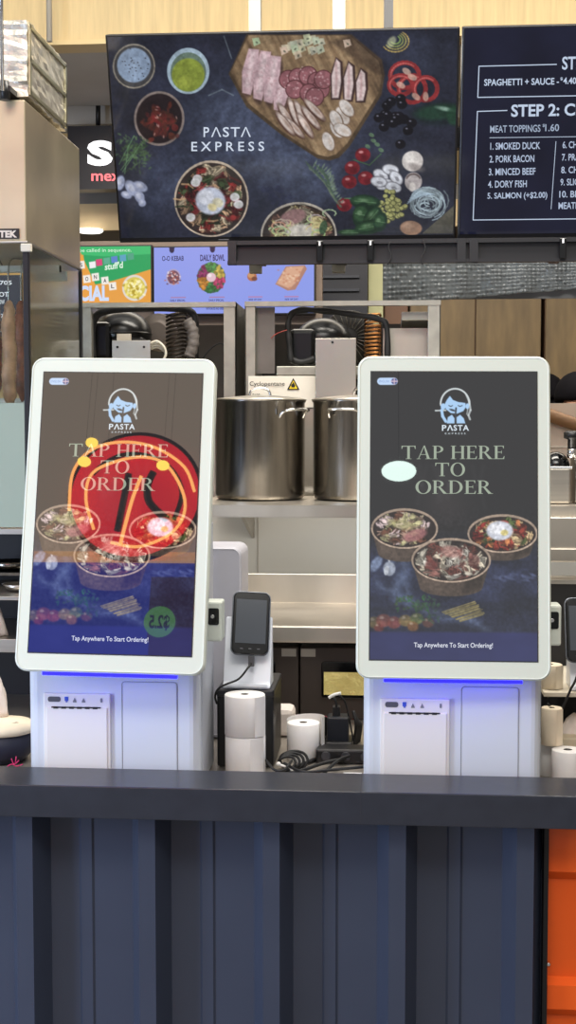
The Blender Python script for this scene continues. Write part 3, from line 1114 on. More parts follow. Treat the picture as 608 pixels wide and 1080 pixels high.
    # mozzarella slices
    for x, y, r in ((349, 147, 1.2), (358, 134, 1.0), (364, 120, 1.0), (368, 112, .9), (357, 124, 1.1), (364, 135, .5)):
        p.ell(x, y, 11, 6.5, (120, 90, 66), r, 1, 1); p.ell(x - .5, y - .5, 10, 5.6, (206, 196, 190), r, 1, 1.2); p.ell(x + 2, y + 1, 5, 2, (176, 150, 130), r, .5, 2)
    # oil bottle neck
    for k in range(4):
        p.arc(418, 42 + k * .5, 5 + 3 * k, 4 + 2.2 * k, 1.4, (120 + 20 * k, 150, 70), -1.0, 2.6, 14, .8)
    p.ell(414, 44, 4, 6, (200, 206, 150), .6, .6, 2)
    # red pepper rings
    for x, y, rx_, ry_ in ((428, 78, 15, 13), (436, 92, 14, 14), (450, 92, 12, 12), (424, 88, 12, 10)):
        p.arc(x, y, rx_, ry_, 4.5, (150, 34, 38), n=22); p.arc(x, y, rx_ - .5, ry_ - .8, 1.6, (206, 84, 80), 2.6, 5.4, 14, .7)
    for x, y in ((424, 88), (436, 80), (440, 100), (430, 74), (450, 100)):
        p.ell(x, y, 5, 3, (206, 160, 140), rg.rand() * 3, .8)
    # green chilli
    p.ell(464, 118, 28, 13, (16, 30, 32), 0, .7, 6); p.ell(464, 116, 24, 8, (26, 62, 44), -.1, .9, 4); p.ell(471, 113, 9, 2, (150, 190, 170), .2, .8, 2); p.ell(480, 120, 8, 10, (26, 70, 46), 0, .8, 3)
    # olives
    for k in range(20):
        x, y = 418 + rg.randn() * 8, 122 + rg.randn() * 13
        p.ell(x, y, 5.5, 5, (16, 16, 24), 0, 1, 1.2); p.ell(x - 1.5, y - 2, 1.2, .8, (150, 150, 176), 0, .7)
    # tomatoes
    for x, y in ((385, 161), (374, 175), (371, 190), (388, 186), (366, 215)):
        p.ell(x, y, 8, 7.4, (128, 22, 32), 0, 1, 1.2); p.ell(x - 2, y - 3, 2.4, 1.5, (230, 150, 150), 0, .8, 1.2); p.ell(x + 2, y + 3, 4, 3, (84, 12, 24), 0, .5, 2)
    p.line([(375, 166), (392, 172), (404, 160)], 1, (60, 100, 60)); p.line([(366, 208), (396, 208)], 1, (76, 120, 80))
    # sprigs
    for (x0, y0), (x1, y1) in (((330, 176), (364, 216)), ((340, 178), (356, 205))):
        for t in np.linspace(0, 1, 14):
            x, y = x0 + (x1 - x0) * t, y0 + (y1 - y0) * t
            x += 2.5 * sin(t * 5)
            p.ell(x, y, 1.2, 2.4, (96, 116, 92), -.7, .8)
            for sg in (-1, 1):
                L_ = (4 + 3 * rg.rand()) * (1 - t * .5)
                p.ell(x + sg * L_ * .6 + 1, y - 3.2 - rg.rand() * 2, L_ * .75, .9, (112, 136, 112) if sg > 0 else (66, 92, 74), sg * -.9 + .5 * rg.randn() * .4, .8)
    for x, y in ((394, 140), (400, 150), (396, 146), (390, 152), (404, 156)):
        p.ell(x, y, 3, 2, (92, 130, 90), .5, .8)
    # mushrooms
    p.ell(437, 168, 11, 11, (196, 188, 184), 0, 1, 1.2); p.ell(434, 164, 6, 5, (226, 220, 214), 0, .8, 3); p.ell(441, 175, 8, 4, (120, 108, 106), .3, .6, 3)
    p.ell(438, 190, 9, 10, (170, 160, 160), 0, 1, 1.2); p.ell(437, 196, 3.4, 5, (214, 206, 200), 0, .9, 1.4); p.arc(438, 188, 7, 6, 2, (96, 80, 80), 3.4, 6, 10, .8)
    for x, y, r in ((404, 183, .6), (414, 177, .2), (420, 186, .9), (408, 193, -.3), (417, 196, .3), (402, 190, .2)):
        p.ell(x, y, 9, 6, (110, 110, 120), r, 1, 1); p.ell(x, y, 8, 5, (196, 200, 212), r, 1, 1.2); p.ell(x + 1, y + 1, 3, 1.6, (120, 120, 130), r, .8)
    # chickpeas
    for k in range(70):
        x, y = 416 + rg.randn() * 6.5, 218 + rg.randn() * 8
        p.ell(x, y, 2.8, 2.5, (82, 84, 44)); p.ell(x - .3, y - .3, 2.2, 1.9, (168, 168, 92), 0, 1)
    # noodle nest
    for k in range(34):
        a0 = rg.rand() * 6.3; r = 5 + rg.rand() * 13
        p.arc(452 + rg.randn() * 3, 214 + rg.randn() * 3, r, r * .9, 1.3, [v * (.6 + .45 * ((k * 7) % 10) / 10) for v in (160, 184, 196)], a0, a0 + 2 + rg.rand() * 2, 10, .85)
    for k in range(8):
        p.line([(432 + k, 214 - k * 2), (446 + k * 2, 204)], 1.2, (150, 176, 196), .8)
    # dry spaghetti corner
    for k in range(16):
        p.line([(449 + k * 2.2, 247), (482, 216 + k * 1.6)], 1.1, (112, 104, 70), .7)
    # egg
    p.ell(436, 241, 11.5, 8, (150, 110, 84), .1, 1, 1.2); p.ell(433, 238, 5, 3.4, (190, 150, 120), 0, .7, 3)
    # basil
    for x, y, a, b, r in ((388, 212, 16, 8, .1), (384, 226, 9, 14, .2), (396, 228, 12, 8, -.9), (392, 240, 15, 8, -.2), (404, 234, 7, 11, .2), (372, 246, 12, 4, 0)):
        p.ell(x, y, a, b, (20, 48, 32), r, 1, 1.2); p.ell(x - 1, y - 1, a * .8, b * .6, (46, 88, 50), r, .8, 2.5); p.line([(x - a * .7 * cos(r), y - a * .7 * sin(r)), (x + a * .7 * cos(r), y + a * .7 * sin(r))], .8, (110, 150, 104), .7); p.ell(x - 2, y - 2, a * .3, b * .2, (140, 180, 130), r, .5, 2)
    # blueberries
    for k in range(18):
        p.ell(294 + rg.randn() * 7, 204 + rg.randn() * 6, 3, 3, (40, 46, 76), 0, .7)
    # second bowl
    noodle_bowl(p, 318, 248, 40, 36, 0, 33, None, [(190, 170, 110), (150, 100, 80), (210, 196, 160), (90, 70, 50)], rim=(170, 160, 146))
    p.ell(312, 228, 14, 8, (150, 104, 106), -.3, .9, 2); p.ell(322, 244, 18, 8, (206, 200, 190), 0, .85, 3)
    for k in range(26):
        x_, y_ = (338 if k % 2 else 300) + rg.randn() * 5, 238 + rg.randn() * 6
        p.arc(x_, y_, 7, 4, 1.3, [v * (.7 + .3 * rg.rand()) for v in (216, 204, 150)], rg.rand() * 6, 3 + rg.rand() * 5, 8, .85)
    p.ell(338, 234, 8, 6, (196, 180, 110), .5, .6, 2); p.ell(344, 240, 4, 8, (36, 76, 50), .2, .8)
    # glassware lines near the top
    for pts in ([(238, 38), (246, 60)], [(222, 98), (236, 92), (248, 98)]):
        p.line(pts, 1.4, (120, 140, 150), .5)
    wt = (206, 216, 232)
    g = p.C.mean(2, keepdims=True)
    tx = (p.noise(2.6, 77) - .5) * .32 + (p.noise(14, 78) - .5) * .35
    p.C = ((p.C * .76 + g * .24) * .94 + 4) * (1 + tx[..., None])  # colours greyed and lifted: glare haze painted into the picture
    # lettering
    p.text('P', 216.5, 131, 222.5, 141.4, wt, .01)
    p.text('ST', 237, 131, 255, 141.4, wt, .01, 0, 1.15)
    for x in (224.5, 256):
        p.polys([[(x, 141.4), (x + 4.8, 131), (x + 6.0, 131), (x + 1.7, 141.4)], [(x + 6.0, 131), (x + 10.8, 141.4), (x + 9.1, 141.4), (x + 4.8, 131)]], wt)
    p.text('EXPRESS', 203.5, 146.4, 281, 156.4, wt, .01, 0, 1.5)
    return p


def menu_picture():
    dx = 374
    q = [(488, 31), (863, 25), (846, 247.5), (484.5, 248)]
    p = Pic(q, TW - .012, TH - .02, 200, 120, (24, 26, 44))
    n = p.noise(40, 4, 1)
    p.C *= (.8 + .4 * n)[..., None]
    W = (190, 204, 226)
    sl = -.012

    def seg(x0, y0, x1, y1, wd=1.0):
        dx_, dy_ = x1 - x0, y1 - y0
        L = sqrt(dx_ * dx_ + dy_ * dy_); nx, ny = -dy_ / L * wd / 2, dx_ / L * wd / 2
        p.polys([[(x0 + nx, y0 + ny), (x1 + nx, y1 + ny), (x1 - nx, y1 - ny), (x0 - nx, y0 - ny)]], W)
    # first frame
    seg(503.2, 68.8, 584.5, 67.4); seg(503.2, 68.4, 502.2, 101.2); seg(502, 100.8, 800, 98); seg(660, 66, 800, 63); seg(800, 63, 799, 98)
    p.text('STEP 1:', 590, 59.5, 631, 73, W, .02, -.01)
    p.text('CHOOSE YOUR PASTA', 640, 59, 760, 72, W, .02, -.01) if False else None
    p.text('SPAGHETTI + SAUCE -', 508.8, 82, 587, 89, W, .02, sl)
    p.text('$', 588.5, 80.6, 591, 84, W, .02); p.text('4.40', 591.5, 80.8, 605, 87.6, W, .02)
    # second frame
    seg(502, 115.4, 533.5, 114.6); seg(502, 115, 498.5, 232.6); seg(498.3, 232.2, 800, 231.6)
    p.text('STEP 2: CHOOSE', 537.5, 108.5, 660, 121.5, W, .025, -.012)
    p.text('MEAT TOPPINGS', 515.6, 130.4, 568.5, 138, (160, 174, 196), .012, sl)
    p.text('$', 570.6, 129, 573, 132.6, (160, 174, 196), .01); p.text('1.60', 573.5, 129.2, 588, 136.8, (160, 174, 196), .012)
    seg(515, 143.2, 700, 142.4, .6)
    rows = [('1. SMOKED DUCK', 516, 148.5, 568.5), ('2. PORK BACON', 515.3, 162.2, 562.5), ('3. MINCED BEEF', 514.6, 176, 564),
            ('4. DORY FISH', 514, 189.4, 555), ('5. SALMON (+$2.00)', 513.5, 202.4, 576.8)]
    for s_, x, y, x1 in rows:
        p.text(s_, x, y, x1, y + (7.6 if '(' not in s_ else 8.6), (176, 190, 214), .016, -.008)
    seg(585, 147.5, 581, 221, .6)
    rows = [('6. CHICKEN', 592, 147.6, 626), ('7. PRAWN', 591.5, 161, 622), ('8. CHEESE', 591, 174.6, 624), ('9. SLICED HAM', 590.4, 187.8, 634), ('10. BEEF', 589.4, 201, 618), ('MEATBALL', 588.8, 213.6, 622)]
    for s_, x, y, x1 in rows:
        p.text(s_, x, y, x1, y + 7.4, (176, 190, 214), .016, -.008)
    return p


def make_tv(name, label, pic, cx):
    root = thing(name, label, 'television', (cx, 3.766, 2.4044), local=True)
    root.rotation_euler = (.3168, 0, .0018)
    m = MB(); m.rbox(-TW / 2, TW / 2, 0, .045, -TH / 2, TH / 2, .003)
    m.build('casing', mat('tv_casing', (16, 16, 20), .35), root)
    m = MB(); m.rbox(-TW / 2 + .12, TW / 2 - .12, .045, .075, -TH / 2 + .08, TH / 2 - .14, .01)
    m.build('back_cover', BLACKP, root)
    pc = pic.build('screen_picture', TVM, root, -.0012)
    pc.location = (0, 0, .004)
    return root


PT1 = tv_picture()
PT2 = menu_picture()
tv1 = make_tv('television', 'wide menu screen showing pasta bowls, cutting board of meats and vegetables', PT1, -.3036)
tv2 = make_tv('television', 'menu screen listing white text steps and meat toppings on dark navy', PT2, -.3036 + TW + .007)
for t_, x_, s_ in ((tv1, -.40, 0),):
    m = MB()
    m.add([(x, -.0006, z) for x, z in ((-.195, -.2795), (-.165, -.2795), (-.165, -.2775), (-.195, -.2775))], [(0, 1, 2, 3)])
    m.build('maker_mark', mat('mark_grey', (130, 130, 140), .5), t_)

# mounting frame under the televisions
fr = thing('television_mount', 'black steel mounting frame running along the bottom of the menu screens', 'mount', (.2, 3.75, 2.1))
YM = 3.80
m = MB()
pa, pb = P(240, 254, YM), P(240, 279, YM)
x0, x1 = pa.x, 2.0
zt, zb = pa.z, pb.z
m.box(x0, x1, YM, YM + .02, zt - .012, zt)
m.box(x0, x1, YM, YM + .02, zb, zb + .010)
m.box(x0, x1, YM + .018, YM + .022, zb, zt)
m.build('rail', mat('mount_black', (26, 26, 30), .35), fr)
for px in (245, 487, 500):
    m = MB(); c = P(px, 266, YM); m.box(c.x - .012, c.x + .012, YM - .004, YM + .02, zb, zt)
    m.build('bracket', MATS['mount_black'], fr)
for px in (337.5, 391, 594):
    m = MB(); c = P(px, 266, YM - .006); m.rbox(c.x - .009, c.x + .009, YM - .012, YM, zb + .006, zt - .004, .002)
    b_ = m.build('clip', BLACKG, fr)
    m = MB(); m.box(c.x - .0025, c.x + .0025, YM - .014, YM - .011, zt - .018, zt - .006)
    m.build('clip_tab', mat('tab_white', (220, 220, 226), .4), b_)
for px0, px1 in ((262.5, 275), (351, 364.5)):
    a, b = P(px0, 20, 4.0), P(px1, 20, 4.0)
    m = MB(); m.box(a.x, b.x, 4.0, 4.04, zb + .0, 4.3)
    m.build('hanging_post', mat('post_grey', (172, 168, 156), .5, .2), fr)
for px in (268, 357.5, 594):
    c = P(px, 266, YM).x
    m = MB(); m.box(c - .015, c + .015, YM + .02, 4.02, zb + .02, zb + .05)
    m.build('arm', MATS['mount_black'], fr)
m = MB(); m.box(x0 + .1, 2.0, 3.90, 3.94, 2.40, 2.46)
m.box(x0 + .3, x0 + .36, 3.86, 4.0, 2.40, 2.46); m.box(.42, .48, 3.86, 4.0, 2.40, 2.46); m.box(1.0, 1.06, 3.86, 4.0, 2.40, 2.46)
m.build('crossbar', MATS['mount_black'], fr)
m = MB(); m.box(.98, 1.02, 4.0, 4.04, zb, 4.3)
m.build('hanging_post', MATS['post_grey'], fr)
# loose cables below the rail
for pts in ([(412, 255), (410, 262), (413, 270), (409, 279)], [(446, 253), (449, 262), (445, 272), (446, 279)]):
    m = MB(); m.tube([P(x, y, YM - .008) for x, y in pts], .0022, 6)
    m.build('cable', BLACKR, fr)

# thin steel pole at the upper left and pale hanging pole
m = MB(); c = P(52, 20, 4.9); m.lathe([(.011, P(52, 44, 4.9).z), (.011, 4.2)], (c.x, c.y, 0), 12)
tag(m.build('hanging_pole', mat('pole_grey', (206, 198, 180), .4, 0)), 'thin grey hanging pole in front of the plywood, left of the large screens', 'pole')
m = MB(); c = P(2, 50, 2.95); m.lathe([(.004, P(2, 96, 2.95).z), (.004, 3.6)], (c.x, c.y, 0), 10)
tag(m.build('hanging_rod', CHROME), 'thin steel rod hanging in front of the foil wrapped duct', 'rod')

# ================================================================== rear sign, menu boards, lamp
sg = thing('hanging_sign', 'black hanging sign with white letter S and red word mex', 'sign', P(100, 200, 6.0))
m = MB()
a = P(72, 200, 6.0); b = P(190, 131, 6.0)
m.box(a.x, b.x, 6.0, 6.09, a.z, b.z)
m.build('sign_box', mat('sign_black', (14, 14, 22), .4), sg)


def flat_text(body, x0, y0, x1, y1, Y, material, parent, name='lettering', bold=0.02, d=.004):
    v, f = text_fit(body, x0, y0, x1, y1, bold)
    m = MB()
    m.add([P(x, y, Y) for x, y in v], f)
    return m.build(name, material, parent)


flat_text('S', 92, 148, 119, 175, 5.995, mat('lit_white', (255, 255, 255), .5, emit=(250, 252, 255), es=1.0), sg, bold=.055)
flat_text('mexican', 96.5, 180, 154, 191, 5.995, mat('lit_red', (240, 120, 120), .5, emit=(240, 110, 120), es=1.0), sg, bold=.015)
m = MB(); m.tube([P(103.5, 132, 6.03), P(103.5, 106, 6.03)], .011, 8, False)
c = P(103.5, 104, 6.03); m.box(c.x - .02, c.x + .02, 6.0, 6.1, c.z - .01, c.z + .015)
m.build('hanger', BLACKP, sg)

MENUM = screen_mat('menu_board_panel', 1.0, .2, 1.4)


def menu_board(name, label, quad, Y, painter, nx, ny):
    xs0 = quad[0][0]; xs1 = quad[1][0]; ys0 = quad[0][1]; ys1 = quad[2][1]
    a = P(xs0, ys1, Y); b = P(xs1, ys0, Y)
    wd, ht = b.x - a.x, b.z - a.z
    root = thing(name, label, 'menu screen', ((a.x + b.x) / 2, Y, (a.z + b.z) / 2), local=True)
    m = MB(); m.rbox(-wd / 2 - .006, wd / 2 + .006, .001, .06, -ht / 2 - .006, ht / 2 + .006, .002)
    m.build('casing', BLACKP, root)
    p = Pic(quad, wd, ht, nx, ny, (200, 200, 200))
    painter(p)
    p.build('screen_picture', MENUM, root, -.001)
    return root


def paint_special(p):
    p.C[:] = (228, 158, 66)
    n = p.noise(20, 3)
    p.poly([(30, 255), (160, 255), (160, 284), (120, 296), (92, 302), (88, 262)], (36, 160, 92), 1, .8)
    p.poly([(30, 255), (160, 255), (160, 268), (110, 270), (86, 268)], (60, 186, 110), 1, 1)
    p.poly([(30, 330), (30, 262), (84, 262), (100, 298), (112, 330)], (232, 158, 60), 1, .8)
    p.text('must be called in sequence.', 70, 261.4, 139, 266.5, (206, 240, 214), .005)
    for x, y, c in ((98, 279, (240, 236, 240)), (105, 276.5, (214, 70, 120)), (113, 275, (90, 170, 140)), (121, 273.5, (90, 130, 200)), (130, 272, (90, 160, 190)), (138, 270.5, (80, 160, 130))):
        p.poly([(x - 3.6, y - 3), (x + 3.2, y - 4), (x + 3.6, y + 3), (x - 3, y + 4)], c)
    p.text('stuff\'d', 111, 277.5, 130, 285, (214, 240, 220), .03, -.12)
    for x, y, s_ in ((86, 279, 'S'), (92, 294, 'O'), (101, 292, 'N'), (111, 296, 'A'), (119, 302, 'L')):
        p.poly([(x - 4.2, y - 3.6), (x + 3.4, y - 4.6), (x + 4.2, y + 3.6), (x - 3.4, y + 4.6)], (240, 234, 226))
        p.text(s_, x - 1.6, y - 2.2, x + 1.6, y + 2.2, (60, 50, 60), .02)
    p.ell(142, 304, 13, 14, (222, 214, 206)); p.ell(142, 304, 11, 11.5, (214, 196, 90))
    rg = np.random.RandomState(6)
    for k in range(90):
        p.ell(142 + rg.randn() * 4.6, 304 + rg.randn() * 4.6, 1.7, 1.3, ((246, 232, 130), (176, 150, 40), (250, 244, 200))[k % 3], rg.rand() * 3, .8)
    p.text('SPECIAL', 62, 301, 115, 318, (206, 220, 246), .045)


def paint_bowls(p):
    p.C[:] = (142, 156, 232)
    rg = np.random.RandomState(8)
    p.ell(182, 262, 2.6, 3.4, (26, 34, 66)); p.ell(225, 262, 2.6, 3.4, (26, 34, 66)); p.ell(182, 259.5, 3, 2, (26, 34, 66)); p.ell(225, 259.5, 3, 2, (26, 34, 66))
    dk = (44, 52, 100)
    p.text('O-O KEBAB', 171.5, 268.5, 194.5, 274, dk, .02)
    p.text('DAILY BOWL', 212, 267.5, 238, 274.5, dk, .03)
    p.ell(183.5, 291.5, 7.6, 8.6, (176, 160, 186)); p.ell(183.5, 291.5, 6.4, 7.2, (110, 76, 96))
    for k in range(50):
        p.ell(183.5 + rg.randn() * 2.8, 291.5 + rg.randn() * 3, 1, .8, ((190, 110, 90), (230, 220, 226), (100, 60, 60))[k % 3], 0, .8)
    p.ell(223.5, 292.5, 15, 16.5, (60, 96, 74))
    for k in range(260):
        a_ = rg.rand() * 6.3; r = sqrt(rg.rand()); x, y = 223.5 + 14.5 * r * cos(a_), 292.5 + 16 * r * sin(a_)
        sec = int(a_ / 1.05)
        c_ = ((190, 70, 110), (60, 130, 70), (206, 140, 60), (150, 60, 110), (80, 150, 80), (214, 190, 90))[sec % 6]
        kk = .6 + .5 * rg.rand(); p.ell(x, y, 1.7, 1.3, [v * kk for v in c_], rg.rand() * 3, .85)
    p.ell(223.5, 292, 5, 5, (222, 190, 200)); p.ell(222, 290, 2, 2, (240, 226, 230))
    for x in (188, 229):
        p.line([(x - 7, 313.5), (x + 8, 313.5)], 1.0, (176, 120, 150)); p.text('DAILY SPECIAL', x - 8, 315.6, x + 8, 317.8, dk, .02)
    p.ell(266.5, 291.5, 5, 5, (176, 110, 80)); p.ell(265.5, 290, 3.4, 3, (200, 150, 104)); p.ell(269, 294, 3, 2.4, (120, 76, 60))
    p.poly([(291, 300), (302, 281), (322, 280), (324, 284), (312, 306), (304, 307)], (176, 130, 112)); p.poly([(292.5, 299), (303, 282), (321, 281), (312, 299), (306, 305)], (214, 168, 140), 1, 1.5)
    for k in range(40):
        p.ell(307 + rg.randn() * 6, 292 + rg.randn() * 6, 1.3, .9, ((190, 120, 90), (236, 206, 176))[k % 2], 0, .5)
    for x in (270, 308):
        p.line([(x - 7, 313.5), (x + 7, 313.5)], 1.0, (190, 120, 150)); p.text('SIDE OF DAY', x - 7, 315.4, x + 7, 317.2, dk, .02)
    p.text('WITH SAUCE AND GREENS', 218, 324.5, 238, 327, dk, .02)


menu_board('menu_display', 'green and orange rear menu screen with word special and plate of food', [(62, 259.5), (159, 259.5), (159, 320), (62, 320)], 5.6, paint_special, 190, 100)
menu_board('menu_display', 'pale blue rear menu screen with kebab and daily bowl pictures', [(163, 259.5), (331.5, 259.5), (331.5, 331), (163, 331)], 5.6, paint_bowls, 300, 130)
m = MB(); m.box(P(40, 300, 5.66).x, P(340, 300, 5.66).x, 5.662, 5.72, 0, P(40, 255, 5.66).z)
tag(m.build('menu_partition', mat('partition_brown', (120, 104, 92), .6, 0, noise=.1)), 'brown partition carrying the two rear menu screens', 'partition')
# round ceiling lamp
zc6 = P(95, 243, 6.3).z
lp = PZ(95, 246.5, zc6 - .02)
lp.z = zc6 - .014
m = MB(); m.lathe([(.055, lp.z), (.062, lp.z + .006), (.062, lp.z + .0135)], (lp.x, lp.y, 0), 24)
tag(m.build('ceiling_lamp', mat('lamp_white', (255, 255, 255), .4, emit=(255, 250, 240), es=2)), 'small round white lamp glowing under the grey soffit beyond the menu screens', 'lamp')
m = MB(); m.box(-3.4, 3.4, 6.32, 7.6, zc6, zc6 + .05)
struct(m.build('trim_6', mat('band_grey', (118, 116, 112), .6)))
m = MB(); m.box(-3.4, 3.4, 6.30, 6.32, zc6, P(95, 215, 6.3).z)
struct(m.build('trim_7', mat('soffit_tan', (214, 190, 146), .6, 0, noise=.06)))
m = MB(); m.box(-3.4, 3.4, 6.30, 6.34, P(95, 215, 6.3).z, P(95, 199, 6.3).z)
struct(m.build('trim_8', mat('band_grey', (118, 116, 112), .6)))

# ================================================================== left: duct, hood, glass roaster cabinet
foil = mat('foil', (214, 208, 194), .40, .85, noise=.12, nscale=28, bump=.5, rvar=.1)
du = thing('insulated_duct', 'foil wrapped rectangular duct on top of the steel hood', 'duct', (P(10, 105, 3.0).x, 3.0, P(10, 105, 3.0).z))


def crumple_box(x0, x1, y0, y1, z0, z1, nx, ny, nz, amp, seed):
    m = MB()
    rg = np.random.RandomState(seed)
    bm = bmesh.new()
    bmesh.ops.create_cube(bm, size=1)
    bmesh.ops.subdivide_edges(bm, edges=bm.edges[:], cuts=14, use_grid_fill=True)
    for v in bm.verts:
        q = v.co
        v.co = Vector((x0 + (q.x + .5) * (x1 - x0) + rg.randn() * amp, y0 + (q.y + .5) * (y1 - y0) + rg.randn() * amp, z0 + (q.z + .5) * (z1 - z0) + rg.randn() * amp))
    bm.verts.index_update()
    m.add([v.co for v in bm.verts], [[v.index for v in f.verts] for f in bm.faces], False)
    bm.free()
    return m


hx1 = P(27, 180, 3.0).x
hz1 = P(27, 105, 3.0).z
hz0 = P(27, 254, 3.0).z
hx0 = hx1 - .75
dz0, dz1 = P(27, 107, 3.02).z + .012, P(27, 20, 3.02).z
crumple_box(hx0 + .1, hx1 + .001, 3.02, 3.38, dz0, dz1, 8, 8, 8, .0013, 3).build('foil_wrap', foil, du)
m = MB()
dx1 = P(70, 90, 3.38).x
# taped seams on the right side
zc = (dz0 + dz1) / 2
for z in (dz0 + .012, zc, dz1 - .012):
    m.rbox(hx1 + .001, hx1 + .006, 3.03, 3.375, z - .005, z + .005, .001)
for y in (3.035, 3.37):
    m.rbox(hx1 + .001, hx1 + .006, y - .006, y + .006, dz0 + .005, dz1 - .005, .001)
m.build('tape_seam', mat('foil_tape', (180, 176, 150), .35, .9, noise=.1, nscale=30), du)
m = MB(); c = P(5, 95, 2.97)
m.lathe([(.012, c.z - .022), (.010, c.z + .02)], (c.x, c.y, 0), 12); m.box(c.x - .014, c.x + .014, c.y - .006, 3.04, c.z - .004, c.z + .008)
m.build('clamp', BLACKP, du)

hd = thing('extractor_hood', 'brushed steel extractor hood with black and silver name plate above the glass cabinet', 'hood', (hx1 - .3, 3.0, hz0))
m = MB()
m.rbox(hx0, hx1, 3.0, 3.53, hz0, hz1, .003)
m.build('hood_body', mat('hood_steel', (204, 190, 162), .40, .9, noise=.12, nscale=4, rvar=.1, bump=.08), hd)
m = MB()
m.rbox(hx0, hx1 + .004, 2.994, 3.536, hz0 - .006, hz0 + .0, .002)
m.build('lower_rim', STEEL, hd)
m = MB(); a = P(-3, 252, 2.997); b = P(20, 241, 2.997); m.box(a.x, b.x, 2.996, 3.0, a.z, b.z)
m.build('name_plate', mat('plate_black', (30, 24, 24), .4), hd)
flat_text('TEK', -1, 243, 18, 250.5, 2.995, mat('plate_silver', (214, 206, 196), .4, .3), hd, bold=.05)

gl = thing('glass_cabinet', 'glass display cabinet under the steel hood at the left edge', 'display cabinet', (hx1 - .3, 3.0, .92))
glass = mat('clear_glass', (206, 220, 212), .09, 0, trans=1.0, ior=1.45)
gz0 = P(27, 558, 3.0).z
zr = hz0 - .007
m = MB(); m.rbox(hx1 - .010, hx1 + .004, 3.0, 3.014, gz0, zr, .002)
m.build('corner_post', BLACKP, gl)
m = MB(); m.rbox(hx1 - .008, hx1 + .004, 3.52, 3.534, gz0, zr, .002)
m.build('corner_post', BLACKP, gl)
m = MB(); m.rbox(hx1 - .012, hx1 + .012, 2.992, 3.006, zr - .018, zr, .002)
m.build('corner_cap', mat('cap_cream', (210, 204, 190), .5), gl)
m = MB(); m.box(hx1 - .004, hx1, 3.014, 3.52, gz0, zr)
m.build('side_glass', glass, gl)
m = MB(); m.box(hx0, hx1 - .01, 3.004, 3.008, P(10, 426, 3.0).z, zr)
m.build('front_glass', mat('front_glass_clear', (236, 244, 240), .0, 0, trans=1.0, ior=1.3), gl)
m = MB(); a = P(-80, 273, 3.3); b = P(26, 268, 3.3); m.rbox(a.x, b.x, 3.30, 3.32, a.z, b.z, .002)
m.build('light_tube', mat('tube_lit', (240, 250, 240), .4, emit=(226, 250, 232), es=5), gl)
m = MB(); m.box(hx0, hx1 - .01, 3.000, 3.010, gz0 + .004, P(10, 425, 3.0).z)
m.build('lower_panel', mat('frosted_green', (150, 164, 152), .35, 0, noise=.02), gl)
m = MB(); m.box(hx0, hx1, 3.50, 3.51, gz0, P(10, 420, 3.5).z)
m.box(hx0, hx1, 3.0, 3.53, gz0 - .012, gz0)
m.build('base_tray', STEEL, gl)
m = MB()
m.box(hx0, hx1, 3.30, 3.32, P(20, 287, 3.3).z, P(20, 280, 3.3).z)
m.build('hanging_bar', STEEL, gl)
m = MB(); m.box(P(34, 300, 3.4).x, P(68, 300, 3.4).x, 3.40, 3.42, P(60, 296, 3.4).z, P(60, 286, 3.4).z)
m.build('light_housing', mat('housing_grey', (176, 182, 172), .4), gl)

# roast meat hanging inside
meat = mat('roast_meat', (150, 84, 58), .32, 0, noise=.45, nscale=30, bump=.6)
meat2 = mat('cured_meat', (186, 140, 110), .35, 0, noise=.35, nscale=22, bump=.5)
for px, ht, mt_, lab in ((9, 432, meat2, 'long pale cured slab hanging behind the glass at the far left edge'),
                         (22, 424, meat, 'reddish brown roast hanging behind the glass beside the black post'),
                         (-6, 420, meat, 'dark roast hanging deepest behind the glass at the edge')):
    YH = {9: 3.17, 22: 3.24, -6: 3.24}[px]
    c = P(px, 310, YH)
    zt_, zb_ = P(px, 316, YH).z, P(px, ht, YH).z
    rt = thing('roast_meat', lab, 'roast meat', (c.x, YH, zb_))
    m = MB()
    N = 12
    pts = [(c.x + .0012 * sin(i * 1.3), YH + .002 * cos(i), zt_ + (zb_ - zt_) * i / N) for i in range(N + 1)]
    m.tube(pts, lambda t: (.017 * max(.05, 1 - abs(2 * t - 1) ** 7)) + .0012 * sin(t * 31), 12)
    for k in range(len(m.v)):
        x, y, z = m.v[k]
        m.v[k] = (x + random.uniform(-.0015, .0015), y + random.uniform(-.0015, .0015), z)
    m.build('meat', mt_, rt)
    m = MB()
    zbar = P(20, 280, 3.3).z
    m.tube([(c.x, 3.31, zbar + .003), (c.x, 3.28, zbar + .012), (c.x, YH + .01, zbar - .01), (c.x, YH, zt_ - .01)], .002, 6)
    m.build('hook', CHROME, rt)

# price board behind
pb_ = thing('price_board', 'dark board with white price numbers seen through the glass cabinet', 'board', (P(6, 355, 4.3).x, 4.3, P(6, 355, 4.3).z))
m = MB(); a = P(-60, 355, 4.3); b = P(21, 290, 4.3); m.box(a.x, b.x, 4.3, 4.33, a.z, b.z)
m.build('board', mat('board_black', (34, 34, 50), .5), pb_)
m = MB(); m.box(a.x, b.x + .03, 4.335, 4.345, a.z - .03, b.z + .04)
m.build('frame', mat('board_wood', (190, 150, 84), .5), pb_)
wl = mat('board_white', (226, 228, 236), .5)
for s_, x0_, y0_, x1_, y1_ in (('$705', -5, 296, 12.5, 301), ('HOT', -6, 308, 9, 313), ('NOW', -4, 316, 5, 321), ('$27', -6, 331, 4, 336), ('HAM', -8, 345, 4, 350)):
    flat_text(s_, x0_, y0_, x1_, y1_, 4.298, wl, pb_, bold=.02)

